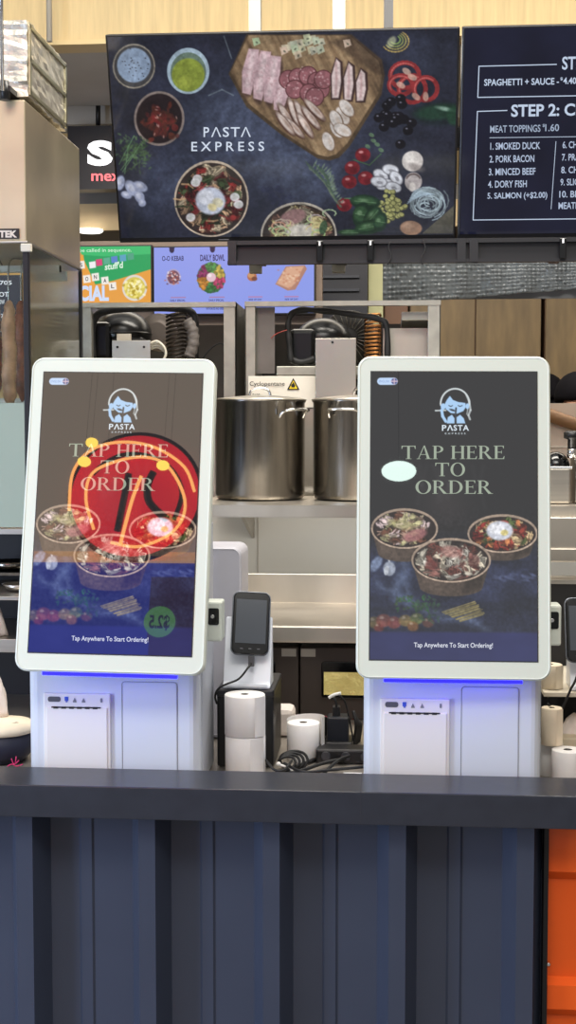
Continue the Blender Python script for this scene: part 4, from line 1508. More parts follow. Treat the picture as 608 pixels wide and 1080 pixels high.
# shelving unit left below
sh = thing('shelf_unit', 'black open shelving at the lower left behind the leaning kiosk', 'shelving', (P(0, 750, 2.95).x, 3.1, .92))
xr = P(40, 650, 2.95).x
m = MB(); m.box(hx0, xr + .1, 3.28, 3.30, .92, gz0 - .014); m.box(xr + .08, xr + .1, 2.95, 3.28, .92, gz0 - .014)
m.build('back_panel', mat('shelf_black', (10, 10, 16), .5), sh)
SHZ = []
for y0, y1, mt_ in ((629, 633, STEEL), (674, 688, STEEL)):
    m = MB(); a, b = P(0, y1, 2.95), P(0, y0, 2.95)
    m.rbox(hx0, xr + .08, 2.95, 3.28, a.z, b.z, .001)
    m.build('shelf', mt_, sh)
    SHZ.append(b.z)
m = MB(); a, b = P(0, 606, 3.15), P(0, 603, 3.15)
m.box(hx0, xr + .08, 3.13, 3.28, a.z, b.z)
m.build('shelf', STEELD, sh)
SHZ.append(b.z)

# steel pans and cloths on those shelves
for i, (px, z, Y, lab) in enumerate(((12, SHZ[2], 3.2, 'crushed steel tray with dark contents on the topmost black shelf at left'),)):
    c = P(px, 600, Y)
    m = MB(); m.lathe([(.04, z + .001), (.055, z + .022), (.057, z + .022), (.043, z + .002)], (c.x, Y, 0), 24)
    tag(m.build('steel_dish', STEELD), 'shallow steel dish in the dark shelving under the glass cabinet', 'dish')
c = P(21, 630, 3.05)
m = MB(); m.lathe([(.022, SHZ[0] + .001), (.04, SHZ[0] + .018), (.042, SHZ[0] + .018), (.024, SHZ[0] + .002)], (c.x, 3.05, 0), 24)
tag(m.build('steel_bowl', STEEL), 'small steel bowl on the thin shelf beside the leaning kiosk', 'bowl')


def cloth_blob(name, px0, py0, px1, py1, Y, z0, material, label, cat, seed):
    a, b = P(px0, py1, Y), P(px1, py0, Y)
    rg = np.random.RandomState(seed)
    m = MB()
    n, k_ = 18, 8
    V = []
    for j in range(k_ + 1):
        t = j / k_
        for i in range(n):
            an = 2 * pi * i / n
            r = (1 - t ** 1.6) * .5 + .03
            fold = 1 + .22 * sin(an * 4 + t * 3 + seed) + .08 * rg.randn()
            V.append(((a.x + b.x) / 2 + (b.x - a.x) * r * cos(an) * fold * .95, Y + .03 * r * 2 * sin(an) * fold, z0 + (b.z - z0) * t))
    fs = [(j * n + i, j * n + (i + 1) % n, (j + 1) * n + (i + 1) % n, (j + 1) * n + i) for j in range(k_) for i in range(n)]
    fs.append([k_ * n + i for i in range(n)]); fs.append(list(range(n))[::-1])
    m.add(V, fs, True)
    return tag(m.build(name, material), label, cat)


tiss = mat('white_tissue', (226, 214, 206), .8, 0, noise=.05, nscale=30)
cloth_blob('crumpled_tissue', -8, 640, 6, 674, 3.0, SHZ[1] + .001, tiss, 'crumpled white paper on the middle shelf at the left edge', 'paper', 1)
# tub with cream lid
tb = thing('round_tub', 'navy round tub with a cream lid at the lower left corner of the worktop', 'tub', (P(4, 790, 2.62).x, 2.62, .92))
c = P(2, 780, 2.62)
zl = P(2, 779, 2.55).z
m = MB(); m.lathe([(.045, .921), (.062, .94), (.064, zl)], (c.x, 2.62, 0), 36)
m.build('tub', DNAVY, tb)
m = MB(); m.lathe([(.067, zl), (.068, zl + .010), (.060, zl + .018), (.02, zl + .022)], (c.x, 2.62, 0), 36)
m.build('lid', CREAMP, tb)
m = MB(); c2 = P(14, 764, 2.60); m.lathe([(.0095, 0), (.0095, .001)], (c2.x, 2.605, zl + .0195), 3)
m.build('lid_notch', mat('notch_dark', (60, 40, 34), .6), tb)
m = MB()
for pts in ([(6, 810), (12, 806), (18, 808), (24, 806)], [(12, 800), (15, 806), (20, 802)], [(17, 798), (16, 806)], [(8, 812), (16, 809), (22, 812)]):
    m.tube([P(x, y, 2.553) for x, y in pts], .0012, 5)
m.build('pink_thread', mat('pink', (206, 50, 110), .6), tb)
cloth_blob('crumpled_tissue', -10, 712, 7, 745, 2.66, zl + .0225, tiss, 'white crumpled cloth lying on the cream lid of the navy tub', 'cloth', 2)

# ================================================================== kitchen: pot shelf, pots, condensing units
PZT = P(300, 533, 3.25).z
ps = thing('wall_shelf', 'long stainless wall shelf carrying the stock pots', 'shelf', (.3, 3.45, PZT - .03))
x0 = P(205, 540, 3.25).x
m = MB(); m.box(x0, 1.9, 3.252, 3.70, PZT - .004, PZT)
m.box(x0, 1.9, 3.25, 3.256, P(300, 545, 3.25).z, PZT)
m.box(x0, 1.9, 3.252, 3.27, P(300, 545, 3.25).z - .002, P(300, 545, 3.25).z + .001)
m.build('shelf_board', STEELH, ps)
for xx in (x0 + .1, .35, 1.3):
    m = MB(); m.add([(xx - .004, 3.30, PZT - .004), (xx - .004, 3.70, PZT - .004), (xx - .004, 3.70, PZT - .12), (xx + .004, 3.30, PZT - .004), (xx + .004, 3.70, PZT - .004), (xx + .004, 3.70, PZT - .12)],
                    [(0, 1, 2), (3, 5, 4), (0, 3, 4, 1), (1, 4, 5, 2), (2, 5, 3, 0)])
    # brackets only under the hidden ends
    if xx != .35:
        m.build('bracket', STEEL, ps)


def make_pot():
    root = thing('stock_pot', 'x', 'cooking pot', (0, 0, 0), local=True, group='steel stock pots on the wall shelf')
    R, H = .1195, .262
    m = MB(); m.lathe([(R - .014, 0), (R - .004, .004), (R, .016), (R, H - .006), (R + .003, H - .003), (R + .003, H)], (0, 0, 0), 56)
    m.build('pot_body', STEELD, root)
    m = MB(); m.lathe([(R + .004, H), (R + .005, H + .003), (R - .008, H + .007), (R * .4, H + .013), (.001, H + .015)], (0, 0, 0), 56)
    lid = m.build('lid', STEEL, root)
    m = MB(); m.tube([(-.028, 0, H + .012), (-.022, 0, H + .028), (0, 0, H + .034), (.022, 0, H + .028), (.028, 0, H + .012)], .0035, 8)
    m.build('lid_handle', CHROME, lid)
    for s_ in (-1, 1):
        m = MB()
        a0 = radians(-42) if s_ > 0 else radians(138)
        c_ = Vector((cos(a0), sin(a0), 0)); t_ = Vector((-sin(a0), cos(a0), 0))
        b = c_ * (R + .001); z = Vector((0, 0, H - .045))
        m.tube([b + t_ * .042 + z, b + c_ * .012 + t_ * .04 + z + Vector((0, 0, .014)), b + c_ * .034 + t_ * .028 + z + Vector((0, 0, .02)),
                b + c_ * .034 - t_ * .028 + z + Vector((0, 0, .02)), b + c_ * .012 - t_ * .04 + z + Vector((0, 0, .014)), b - t_ * .042 + z], .0036, 8)
        m.build('handle', CHROME, root)
    return root


pot = make_pot()
pot['label'] = 'tall steel stock pot on the wall shelf beside the leaning kiosk'
pc_ = P(274.5, 500, 3.53)
pot.location = (pc_.x, 3.53, PZT)
pc2 = P(378, 500, 3.53)
p2 = dup(pot, (pc2.x, 3.53, PZT), 'steel stock pot half hidden behind the upright kiosk', 'steel stock pots on the wall shelf')
p2.rotation_euler = (0, 0, 2.04)

# --- condensing units on top of tall fridges
YC = 3.86


def fridge(xl, xr_, zt_, label, frontwhite=True):
    root = thing('upright_fridge', label, 'fridge', ((xl + xr_) / 2, YC, 0))
    zbase = P(300, 430, YC).z
    m = MB(); m.rbox(xl, xr_, YC, YC + .5, 0, zbase, .004)
    m.build('fridge_cabinet', STEELH, root)
    return root, zbase


def frame(root, xl, xr_, zbase, zt_, slope=0.0):
    m = MB(); m.rbox(xl, xl + .03, YC, YC + .025, zbase, zt_, .001)
    m.rbox(xl, xl + .004, YC, YC + .5, zbase, zt_, .001)
    m.build('side_post', GALV, root)
    m = MB(); m.rbox(xr_ - .036, xr_, YC, YC + .03, zbase, zt_ + slope, .001)
    m.rbox(xr_ - .004, xr_, YC, YC + .5, zbase, zt_, .001)
    m.build('side_post', GALV, root)
    m = MB(); m.add([(xl, YC - .003, zt_ - .014), (xr_, YC - .003, zt_ - .014 + slope), (xr_, YC - .003, zt_ + slope), (xl, YC - .003, zt_),
                     (xl, YC + .02, zt_ - .014), (xr_, YC + .02, zt_ - .014 + slope), (xr_, YC + .02, zt_ + slope), (xl, YC + .02, zt_)],
                    [(0, 1, 2, 3), (4, 7, 6, 5), (0, 4, 5, 1), (3, 2, 6, 7), (0, 3, 7, 4), (1, 5, 6, 2)])
    m.build('top_rail', GALV, root)
    m = MB(); m.box(xl, xr_, YC + .48, YC + .49, zbase, zt_ - .03)
    m.build('back_panel', mat('back_dark', (70, 66, 62), .5, .4, noise=.2), root)


def compressor(root, cx, cz, r, Y, mirror=1):
    m = MB()
    # dome body lying slightly, with cover box
    m.ball((cx, Y, cz), r, r * .9, r * .80, 24, 14)
    m.rbox(cx - r * 1.15, cx - r * .2, Y - r * 1.0, Y - r * .2, cz - r * .9, cz + r * .35, .014)
    m.rbox(cx - r * .2, cx + r * .9, Y - r * .9, Y - r * .2, cz - r * .9, cz - r * .15, .012)
    m.lathe([(r * .98, -.004), (r * 1.02, 0), (r * .98, .004)], (cx, Y, cz), 28)
    c = m.build('compressor', mat('compressor_black', (14, 14, 16), .28), root)
    return c


# left unit
xl = P(86, 360, YC).x; xr1 = P(249, 360, YC).x; zt1 = P(160, 319, YC).z
f1, zb1 = fridge(xl, xr1, zt1, 'tall steel fridge with exposed compressor on top, behind the leaning kiosk')
frame(f1, xl, xr1, zb1, zt1)
c = P(127, 350, YC + .12)
compressor(f1, c.x, c.z - .005, .090, YC + .15)
m = MB()
Y_ = YC + .04
m.tube([P(x, y, Y_) for x, y in ((98, 378), (97, 350), (102, 333), (118, 327), (150, 325), (180, 325), (200, 328), (206, 340), (206, 378))], .011, 10)
m.build('hose', BLACKR, f1)
m = MB(); m.tube([P(x, y, Y_ - .02) for x, y in ((197, 338), (203, 348), (204, 362), (200, 376))], lambda t: .017 + .002 * sin(t * 40), 12)
m.build('insulated_hose', mat('foam_grey', (96, 90, 86), .6, 0, noise=.2, nscale=40, bump=.4), f1)
m = MB(); a, b = P(118.5, 392, YC + .01), P(158.5, 359, YC + .01); m.rbox(a.x, b.x, YC + .01, YC + .015, a.z, b.z, .001)
m.m = 1
a, b = P(123, 359, YC + .01), P(138, 352, YC + .01); m.rbox(a.x, b.x, YC + .012, YC + .02, a.z, b.z, .001)
m.m = 2
for px, py in ((124, 366), (152, 366)):
    c = P(px, py, YC + .009); m.lathe([(.004, -.002), (.003, -.003)], (c.x, YC + .010, c.z), 8, 'y')
m.build('mounting_plate', [mat('plate_zinc', (186, 184, 180), .38, .7, noise=.08), mat('label_tan', (176, 166, 150), .5), BLACKP], f1)
for k in range(3):
    m = MB(); m.tube([P(x, y, YC + .02 + .008 * k) for x, y in ((159, 362 + k * 3), (166, 360 + k * 3), (173, 366 + k * 2), (175, 374), (170, 384))], .0038, 8)
    m.build('white_hose', mat('tube_white', (206, 200, 184), .45), f1)
m = MB()
for k in range(12):
    z = P(183, 334 + k * 4.2, YC + .1).z
    x0_, x1_ = P(176, 350, YC + .1).x, P(195, 350, YC + .1).x
    m.tube([(x0_, YC + .1, z), (x0_ + .02, YC + .07, z + .004), (x1_, YC + .08, z + .010), (x1_, YC + .12, z + .008)], .0042, 6)
m.build('condenser_coil', mat('coil_dark', (60, 52, 46), .35, .7), f1)
m = MB(); m.lathe([(.03, -.01), (.058, .0), (.060, .02)], (P(165, 350, YC + .2).x, YC + .22, P(165, 350, YC + .2).z), 28, 'y')
m.build('fan_shroud', mat('shroud_grey', (120, 110, 102), .45, .5), f1)
m = MB()
m.tube([P(x, y, YC + .03) for x, y in ((86, 344), (92, 340), (96, 348), (90, 352), (97, 356))], .004, 6)
m.tube([P(x, y, YC + .05) for x, y in ((214, 378), (222, 368), (232, 362), (238, 366))], .0025, 6)
m.build('wiring', BLACKR, f1)

# right unit
xl = P(258.5, 360, YC).x; xr2 = P(465, 360, YC).x; zt2 = P(260, 318, YC).z
f2, zb2 = fridge(xl, xr2, zt2, 'tall steel fridge marked Cyclopentane, compressor exposed above the stock pots')
frame(f2, xl, xr2, zb2, zt2, -.0)
m = MB(); a, b = P(269, 394, YC + .03), P(290, 324, YC + .03); m.box(a.x, b.x, YC + .03, YC + .034, a.z, b.z)
m.m = 0
m.build('baffle_plate', mat('baffle_grey', (120, 116, 110), .4, .8, noise=.15), f2)
c = P(340, 356, YC + .12)
compressor(f2, c.x, c.z - .005, .084, YC + .17)
m = MB()
m.tube([P(x, y, Y_) for x, y in ((307, 382), (305, 360), (304, 345), (307, 332), (318, 327), (345, 328), (375, 332), (398, 336), (408, 344), (409, 378))], lambda t: .009 + .001 * sin(t * 60), 10)
m.tube([P(x, y, Y_ + .01) for x, y in ((306, 378), (318, 382), (332, 378))], .009, 10)
m.build('hose', BLACKR, f2)
m = MB(); cc = P(368, 356, YC + .24)
m.lathe([(.012, -.03), (.03, -.028), (.085, -.005), (.088, .02)], (cc.x, YC + .27, cc.z), 36, 'y')
m.m = 1
for k in range(26):
    a_ = 2 * pi * k / 26
    m.tube([(cc.x + .03 * cos(a_), YC + .236, cc.z + .03 * sin(a_)), (cc.x + .084 * cos(a_), YC + .258, cc.z + .084 * sin(a_))], .0014, 4, False)
m.build('fan_guard', [mat('guard_dark', (66, 64, 62), .4, .6), mat('guard_wire', (150, 146, 136), .35, .8)], f2)
copper = mat('copper', (196, 138, 84), .3, 1)
m = MB()
for k in range(13):
    z = P(392, 334 + k * 4.0, YC + .1).z
    x0_, x1_ = P(385, 350, YC + .1).x, P(400, 350, YC + .1).x
    m.tube([(x0_, YC + .11, z), (x0_ + .008, YC + .085, z + .004), (x1_, YC + .08, z + .006), (x1_ + .004, YC + .12, z + .002)], .0036, 6)
m.build('condenser_coil', copper, f2)
m = MB(); a, b = P(292, 396, YC + .01), P(404, 386, YC + .01); m.rbox(a.x, b.x, YC + .004, YC + .3, a.z, b.z, .002)
m.build('mounting_rail', GALV, f2)
m = MB(); a, b = P(333, 428, YC - .02), P(376, 357, YC - .02)
m.rbox(a.x, b.x, YC - .03, YC - .026, a.z, b.z, .001)
m.box(a.x, a.x + .0015, YC - .026, YC + .0, a.z, b.z); m.box(b.x - .0015, b.x, YC - .026, YC + .0, a.z, b.z)
m.m = 1
c = P(351, 361, YC - .03); m.lathe([(.004, -.001), (.003, -.002)], (c.x, YC - .030, c.z), 10, 'y')
m.build('cover_plate', [mat('cover_steel', (214, 206, 192), .24, 1, noise=.06, nscale=3, bump=.25), BLACKP], f2)
m = MB(); a, b = P(404, 428, YC + .1), P(452, 346, YC + .1)
m.box(a.x, b.x, YC + .10, YC + .104, a.z, b.z)
m.build('side_plate', STEELH, f2)
m = MB(); a, b = P(424, 338, YC + .05), P(455, 329, YC + .05); m.rbox(a.x, b.x, YC + .04, YC + .4, a.z, b.z, .001)
m.build('cross_rail', GALV, f2)
m = MB(); a, b = P(262, 430, YC - .008), P(333, 396.5, YC - .008)
m.rbox(a.x, b.x, YC - .006, YC - .001, a.z, b.z, .001)
wp = m.build('warning_plate', mat('plate_white', (226, 220, 208), .45), f2)
tr = [P(x, y, YC - .008) for x, y in ((303, 411), (316.2, 411), (309.6, 398.6))]
m = MB(); m.add(tr, [(0, 1, 2)])
m.m = 1
tr2 = [P(x, y, YC - .009) for x, y in ((305.2, 410), (314, 410), (309.6, 401.2))]
m.add(tr2, [(0, 1, 2)])
m.m = 0
fl = [P(x, y, YC - .010) for x, y in ((307.8, 408.4), (307.2, 406), (308.6, 404.6), (309.4, 402.6), (310.8, 404.8), (311.8, 406.4), (311.2, 408.4))]
m.add(fl, [list(range(7))])
m.build('flame_symbol', [mat('symbol_black', (24, 22, 16), .5), mat('symbol_yellow', (236, 206, 30), .5)], wp)
flat_text('Cyclopentane', 263.5, 402.3, 300.5, 408.3, YC - .009, mat('ink_black', (40, 38, 36), .6), wp, bold=.005)
flat_text('! R600a', 264.5, 415, 276, 420, YC - .009, MATS['ink_black'], wp, bold=.0)
m = MB(); m.tube([P(x, y, YC + .02) for x, y in ((286, 357), (292, 352), (303, 348))], .0014, 5)
m.build('red_wire', mat('wire_red', (150, 60, 50), .5), f2)

# ================================================================== steel hot shelf and ovens under it
st = thing('steel_hood_shelf', 'bright stainless shelf with backsplash above the dark ovens', 'shelf', (.2, 3.2, 1.1))
zs = PZ(300, 660, 0).z
ZS = P(300, 660, 3.0).z
xx0 = P(215, 650, 3.0).x
m = MB(); m.rbox(xx0, 1.9, 3.0, 3.40, P(300, 678, 3.0).z, ZS, .004)
m.build('top', STEELH, st)
m = MB(); m.rbox(xx0, 1.9, 3.40, 3.412, P(300, 678, 3.0).z, P(300, 605, 3.40).z, .002)
m.build('backsplash', STEELH, st)
m = MB(); m.box(xx0, xx0 + .02, 3.37, 3.40, .92, P(300, 678, 3.0).z); m.box(1.88, 1.9, 3.37, 3.40, .92, P(300, 678, 3.0).z)
m.build('support', STEEL, st)


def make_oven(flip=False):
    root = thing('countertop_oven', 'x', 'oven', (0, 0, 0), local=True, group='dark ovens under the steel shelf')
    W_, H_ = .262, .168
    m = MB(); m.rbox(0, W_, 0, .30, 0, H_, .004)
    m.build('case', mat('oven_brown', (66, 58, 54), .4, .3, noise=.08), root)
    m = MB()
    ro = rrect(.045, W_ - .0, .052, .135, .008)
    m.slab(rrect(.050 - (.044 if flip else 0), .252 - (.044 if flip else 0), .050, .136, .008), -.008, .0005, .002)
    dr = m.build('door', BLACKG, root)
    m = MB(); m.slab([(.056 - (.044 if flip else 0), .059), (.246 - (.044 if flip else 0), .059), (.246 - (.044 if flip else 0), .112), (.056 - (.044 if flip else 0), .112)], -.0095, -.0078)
    m.build('window', mat('gold_glow_window', (236, 216, 150), .25, .8, noise=.35, nscale=14, bump=.8, emit=(214, 190, 110), es=.35), dr)  # golden reflection imitated by metal colour and an added glow
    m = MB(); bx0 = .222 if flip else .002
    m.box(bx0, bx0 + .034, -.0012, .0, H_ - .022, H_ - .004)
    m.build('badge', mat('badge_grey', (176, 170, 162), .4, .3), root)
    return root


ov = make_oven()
ov['label'] = 'dark brown oven with added golden glow on its window beside the upright kiosk'
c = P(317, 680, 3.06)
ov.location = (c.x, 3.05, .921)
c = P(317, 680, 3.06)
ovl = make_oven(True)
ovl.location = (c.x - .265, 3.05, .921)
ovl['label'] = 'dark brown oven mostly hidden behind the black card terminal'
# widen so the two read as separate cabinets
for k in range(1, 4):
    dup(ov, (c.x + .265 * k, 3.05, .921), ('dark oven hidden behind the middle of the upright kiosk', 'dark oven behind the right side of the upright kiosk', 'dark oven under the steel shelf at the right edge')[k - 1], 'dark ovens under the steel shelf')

# ================================================================== items between the kiosks
def make_roll(R, H, hole=.008, paper=PAPER):
    root = thing('paper_roll', 'x', 'paper roll', (0, 0, 0), local=True)
    m = MB()
    m.lathe([(hole, 0), (R - .001, 0), (R, .001), (R, H - .001), (R - .001, H), (R * .66, H - .0006), (hole, H)], (0, 0, 0), 40, cap=False)
    m.build('paper', paper, root)
    m = MB(); m.lathe([(hole + .0004, .002), (hole + .0004, H - .002), (hole - .001, H - .002), (hole - .001, .002)], (0, 0, 0), 20, cap=False)
    m.m = 1
    m.lathe([(hole - .001, H * .5), (.0005, H * .5)], (0, 0, 0), 20, cap=False)
    m.build('core', [mat('core_dark', (70, 60, 56), .6), mat('core_void', (20, 18, 18), .8)], root)
    # loose tail of paper
    m = MB()
    V = []
    for k in range(7):
        a = radians(-70 + k * 7)
        r = R + .0008 + .00035 * k
        V += [(r * cos(a), r * sin(a), .0008), (r * cos(a), r * sin(a), H - .0008)]
    m.add(V, [(2 * i, 2 * i + 2, 2 * i + 3, 2 * i + 1) for i in range(6)])
    m.add([(x * 1.004, y * 1.004, z) for x, y, z in V], [(2 * i, 2 * i + 2, 2 * i + 3, 2 * i + 1) for i in range(6)])
    m.build('loose_end', paper, root)
    return root


YR = 2.55
r1 = make_roll(.0395, .079)
c = P(259, 780, YR)
r1.location = (c.x, YR, .92)
r1['label'] = 'thick white receipt roll, lower of the two stacked beside the black printer'
r2 = dup(r1, (c.x - .001, YR, 1.0), 'thick white receipt roll, upper of the two stacked beside the black printer')
r2.rotation_euler = (0, 0, .25)
r3 = make_roll(.0335, .076)
c = P(319.5, 790, 2.66)
r3.location = (c.x, 2.68, .92)
r3.rotation_euler = (0, 0, 1.4)
r3['label'] = 'small white receipt roll standing alone beside the black power adapter'
# unrolled tail behind
m = MB()
V = []
c = P(322, 790, 2.7)
for k in range(14):
    a = radians(-30 + k * 16)
    r = .036 + .0004 * k
    V += [(c.x + .004 + r * cos(a), 2.69 + r * sin(a), .921), (c.x + .004 + r * cos(a), 2.69 + r * sin(a), 1.008 - .0006 * k)]
m.add(V, [(2 * i, 2 * i + 2, 2 * i + 3, 2 * i + 1) for i in range(13)], True)
tag(m.build('paper_strip', PAPER, None), 'curled strip of white paper wrapped behind the lone receipt roll', 'paper')

# black receipt printer
pr = thing('receipt_printer', 'black box shaped receipt printer under the white terminal stand', 'printer', (P(262, 810, 2.62).x, 2.62, .92))
xa, xb = P(229, 770, 2.60).x, P(289, 770, 2.60).x
zp = P(260, 728, 2.60).z
m = MB(); m.rbox(xa, xb, 2.60, 2.78, .921, zp, .005)
m.build('case', BLACKP, pr)
m = MB(); m.rbox(xa - .001, xb + .001, 2.597, 2.783, zp - .014, zp + .002, .004)
m.build('cover', mat('printer_cover', (34, 34, 38), .3), pr)
m = MB(); m.box(xa + .02, xb - .02, 2.5962, 2.599, zp - .009, zp - .006)
m.build('paper_slot', mat('slot_black', (20, 20, 26), .5), pr)


def make_terminal_stand():
    root = thing('terminal_stand', 'x', 'stand', (0, 0, 0), local=True)
    W_ = .094
    # wedge: side profile (y,z)
    m = MB()
    prof = [(-.030, 0), (-.030, .006), (-.022, .012), (.030, .135), (.036, .135), (.050, .004), (.050, 0)]
    bm = bmesh.new()
    a = [bm.verts.new((-W_ / 2, y, z)) for y, z in prof]
    b = [bm.verts.new((W_ / 2, y, z)) for y, z in prof]
    bm.faces.new(a); bm.faces.new(b[::-1])
    n = len(prof)
    for i in range(n):
        bm.faces.new((a[i], b[i], b[(i + 1) % n], a[(i + 1) % n]))
    bmesh.ops.recalc_face_normals(bm, faces=bm.faces)
    bmesh.ops.bevel(bm, geom=bm.edges[:], offset=.0015, segments=2, affect='EDGES')
    bm.verts.index_update()
    m.add([v.co for v in bm.verts], [[v.index for v in f.verts] for f in bm.faces])
    bm.free()
    m.build('wedge', mat('stand_white', (226, 230, 238), .35), root)
    m = MB()
    m.rbox(-W_ / 2 + .006, W_ / 2 - .006, -.034, -.026, .004, .010, .001)
    m.build('front_lip', MATS['stand_white'], root)
    m = MB(); m.rbox(-.018, .018, .004, .024, .055, .115, .002)
    m.build('cradle', BLACKP, root)
    return root


def make_terminal():
    root = thing('card_terminal', 'x', 'payment terminal', (0, 0, 0), local=True)
    W_, H_ = .074, .128
    m = MB(); m.slab(rrect(-W_ / 2, W_ / 2, 0, H_, .013, 6), 0, .014, .003)
    m.build('case', BLACKG, root)
    m = MB(); m.tube([(x, .0055, z) for x, z in rrect(-W_ / 2 - .0004, W_ / 2 + .0004, -.0004, H_ + .0004, .013, 6)], .0016, 6, False, True)
    m.build('metal_rim', mat('rim_grey', (120, 124, 132), .3, .8), root)
    m = MB(); m.box(-W_ / 2 + .0065, W_ / 2 - .0065, -.0008, .001, .022, H_ - .016)
    m.build('screen', mat('terminal_screen', (58, 62, 68), .12, 0, emit=(44, 47, 52), es=.6), root)
    m = MB()
    for k in range(3):
        m.box(-.02 + k * .017, -.014 + k * .017, -.0009, 0, .010, .012)
    m.build('touch_keys', mat('key_grey', (70, 70, 76), .4), root)
    return root


ts = make_terminal_stand()
c = P(261, 726, 2.62)
ts.location = (c.x, 2.632, zp + .0025)
ts['label'] = 'white slanted terminal stand on the black printer beside the leaning kiosk'
tm = make_terminal()
ct = P(263.5, 690, 2.60)
tm.location = (ct.x, 2.6, ct.z)
tm.rotation_euler = (radians(-22), radians(3.5), radians(8))
tm['label'] = 'black handheld card terminal between the two kiosks, cable hanging below'
# its cable
m = MB()
b0 = tm.matrix_basis @ Vector((.004, .008, 0))
m.tube([b0, b0 + Vector((0, -.004, -.016)), P(262, 704, 2.585), P(252, 716, 2.575), P(238, 722, 2.57), P(230, 727, 2.57), P(227, 735, 2.58), P(229, 742, 2.59)], .0022, 8)
m.m = 1
q = b0 + Vector((0, -.003, -.010)); m.rbox(q.x - .006, q.x + .006, q.y - .003, q.y + .004, q.z - .012, q.z + .009, .001)
tag(m.build('charging_cable', [BLACKR, mat('plug_grey', (84, 84, 88), .4)]), 'black charging cable looping below the terminal between the kiosks', 'cable')

# right-hand printer, stand and terminal
c = P(626, 726, 2.66)
zsr = P(620, 731, 2.60).z
bs = thing('small_shelf', 'cream edged small shelf at the right edge under the second card terminal', 'shelf', (P(620, 735, 2.7).x, 2.7, .92))
xa2 = P(574, 735, 2.60).x
m = MB(); m.rbox(xa2, xa2 + .5, 2.60, 2.90, P(620, 735.5, 2.60).z, zsr, .001)
m.build('board', mat('shelf_cream', (216, 206, 186), .5), bs)
m = MB(); m.box(xa2 + .46, xa2 + .48, 2.62, 2.88, .92, zsr - .008); m.box(xa2 + .04, xa2 + .06, 2.86, 2.88, .92, zsr - .008)
m.build('support', DARK, bs)
m = MB(); m.rbox(xa2 + .006, xa2 + .5, 2.905, 2.93, .921, 1.26, .002)
m.build('dark_backing', mat('dark_backing', (22, 20, 22), .5), bs)
m = MB(); m.box(xa2 + .006, xa2 + .5, 2.90, 2.905, P(600, 616, 2.9).z, P(600, 612, 2.9).z)
m.build('metal_edge', STEEL, bs)
ts2 = dup(ts, (P(632, 726, 2.64).x, 2.645, zsr + .001), 'white slanted terminal stand at the right edge beyond the upright kiosk')
ts2.scale = (1.22, 1, 1)
tm2 = dup(tm, (P(619, 698, 2.60).x, 2.612, P(619, 698, 2.60).z), 'black handheld card terminal cut by the right edge of the picture')
tm2.location.y -= .012
tm2.rotation_euler = (radians(-22), radians(1), radians(2))
m = MB()
m.tube([P(x, y, 2.585) for x, y in ((612, 700), (608, 716), (602, 728), (596, 742), (590, 752), (583, 748), (578, 742))], .0024, 8)
tag(m.build('charging_cable', BLACKR), 'black cable running down beside the cream roll at the right edge', 'cable')

cr = make_roll(.0165 * 1.35, .055, .006, CREAMP)
c = P(583, 731, 2.64); cr.location = (c.x - .004, 2.65, zsr + .0005); cr.scale = (1.1, 1.1, .85)
cr['label'] = 'small cream tape roll on the shelf right of the upright kiosk'
c4 = make_roll(.020, .072, .006, CREAMP)
c = P(582, 788, 2.56)
c4.location = (c.x + .001, 2.57, .986)
c4['label'] = 'cream paper roll standing upright on the white rolls at the right'
wr = []
for i, (px, lab, Yq) in enumerate(((578, 'white receipt roll under the cream roll next to the upright kiosk', 2.57), (597, 'white receipt roll with creased end at the lower right edge', 2.53))):
    if i == 0:
        ro = make_roll(.026, .0655, .006, PAPER)
    else:
        ro = make_roll(.030, .066, .008, PAPER)
    c = P(px, 800, Yq)
    ro.location = (c.x + (.006 if i == 0 else .004), Yq + (.03 if i == 0 else 0), .92)
    ro['label'] = lab
c = P(632, 800, 2.53)
ro = dup(ro, (c.x, 2.55, .92), 'white receipt roll outermost at the lower right edge')
cloth_blob('crumpled_paper', 590, 752, 622, 777, 2.66, P(600, 776, 2.66).z, tiss, 'crumpled cream paper on the lower ledge at the right edge', 'paper', 5)
m = MB(); a = P(590, 776, 2.62); m.rbox(a.x, a.x + .25, 2.60, 2.72, .921, a.z, .002)
tag(m.build('paper_box', mat('box_cream', (206, 192, 166), .6), None), 'low cream box holding crumpled paper at the right edge', 'box')

# pale rounded machine behind the left kiosk
mc = thing('plastic_machine', 'pale grey rounded plastic machine peeking out behind the leaning kiosk', 'machine', (P(225, 640, 2.86).x, 2.86, .92))
m = MB(); a, b = P(190, 640, 2.84), P(255, 577, 2.84)
m.slab(rrect(a.x, b.x, .922, b.z, .02), 2.84, 2.98, .006)
m.build('case', mat('machine_grey', (190, 188, 196), .4), mc)
m = MB(); m.tube([(x, 2.8385, z) for x, z in rrect(a.x + .006, b.x - .004, .93, b.z - .004, .018)], .0012, 6, False, True)
m.build('edge_bead', mat('machine_white', (222, 220, 226), .35), mc)

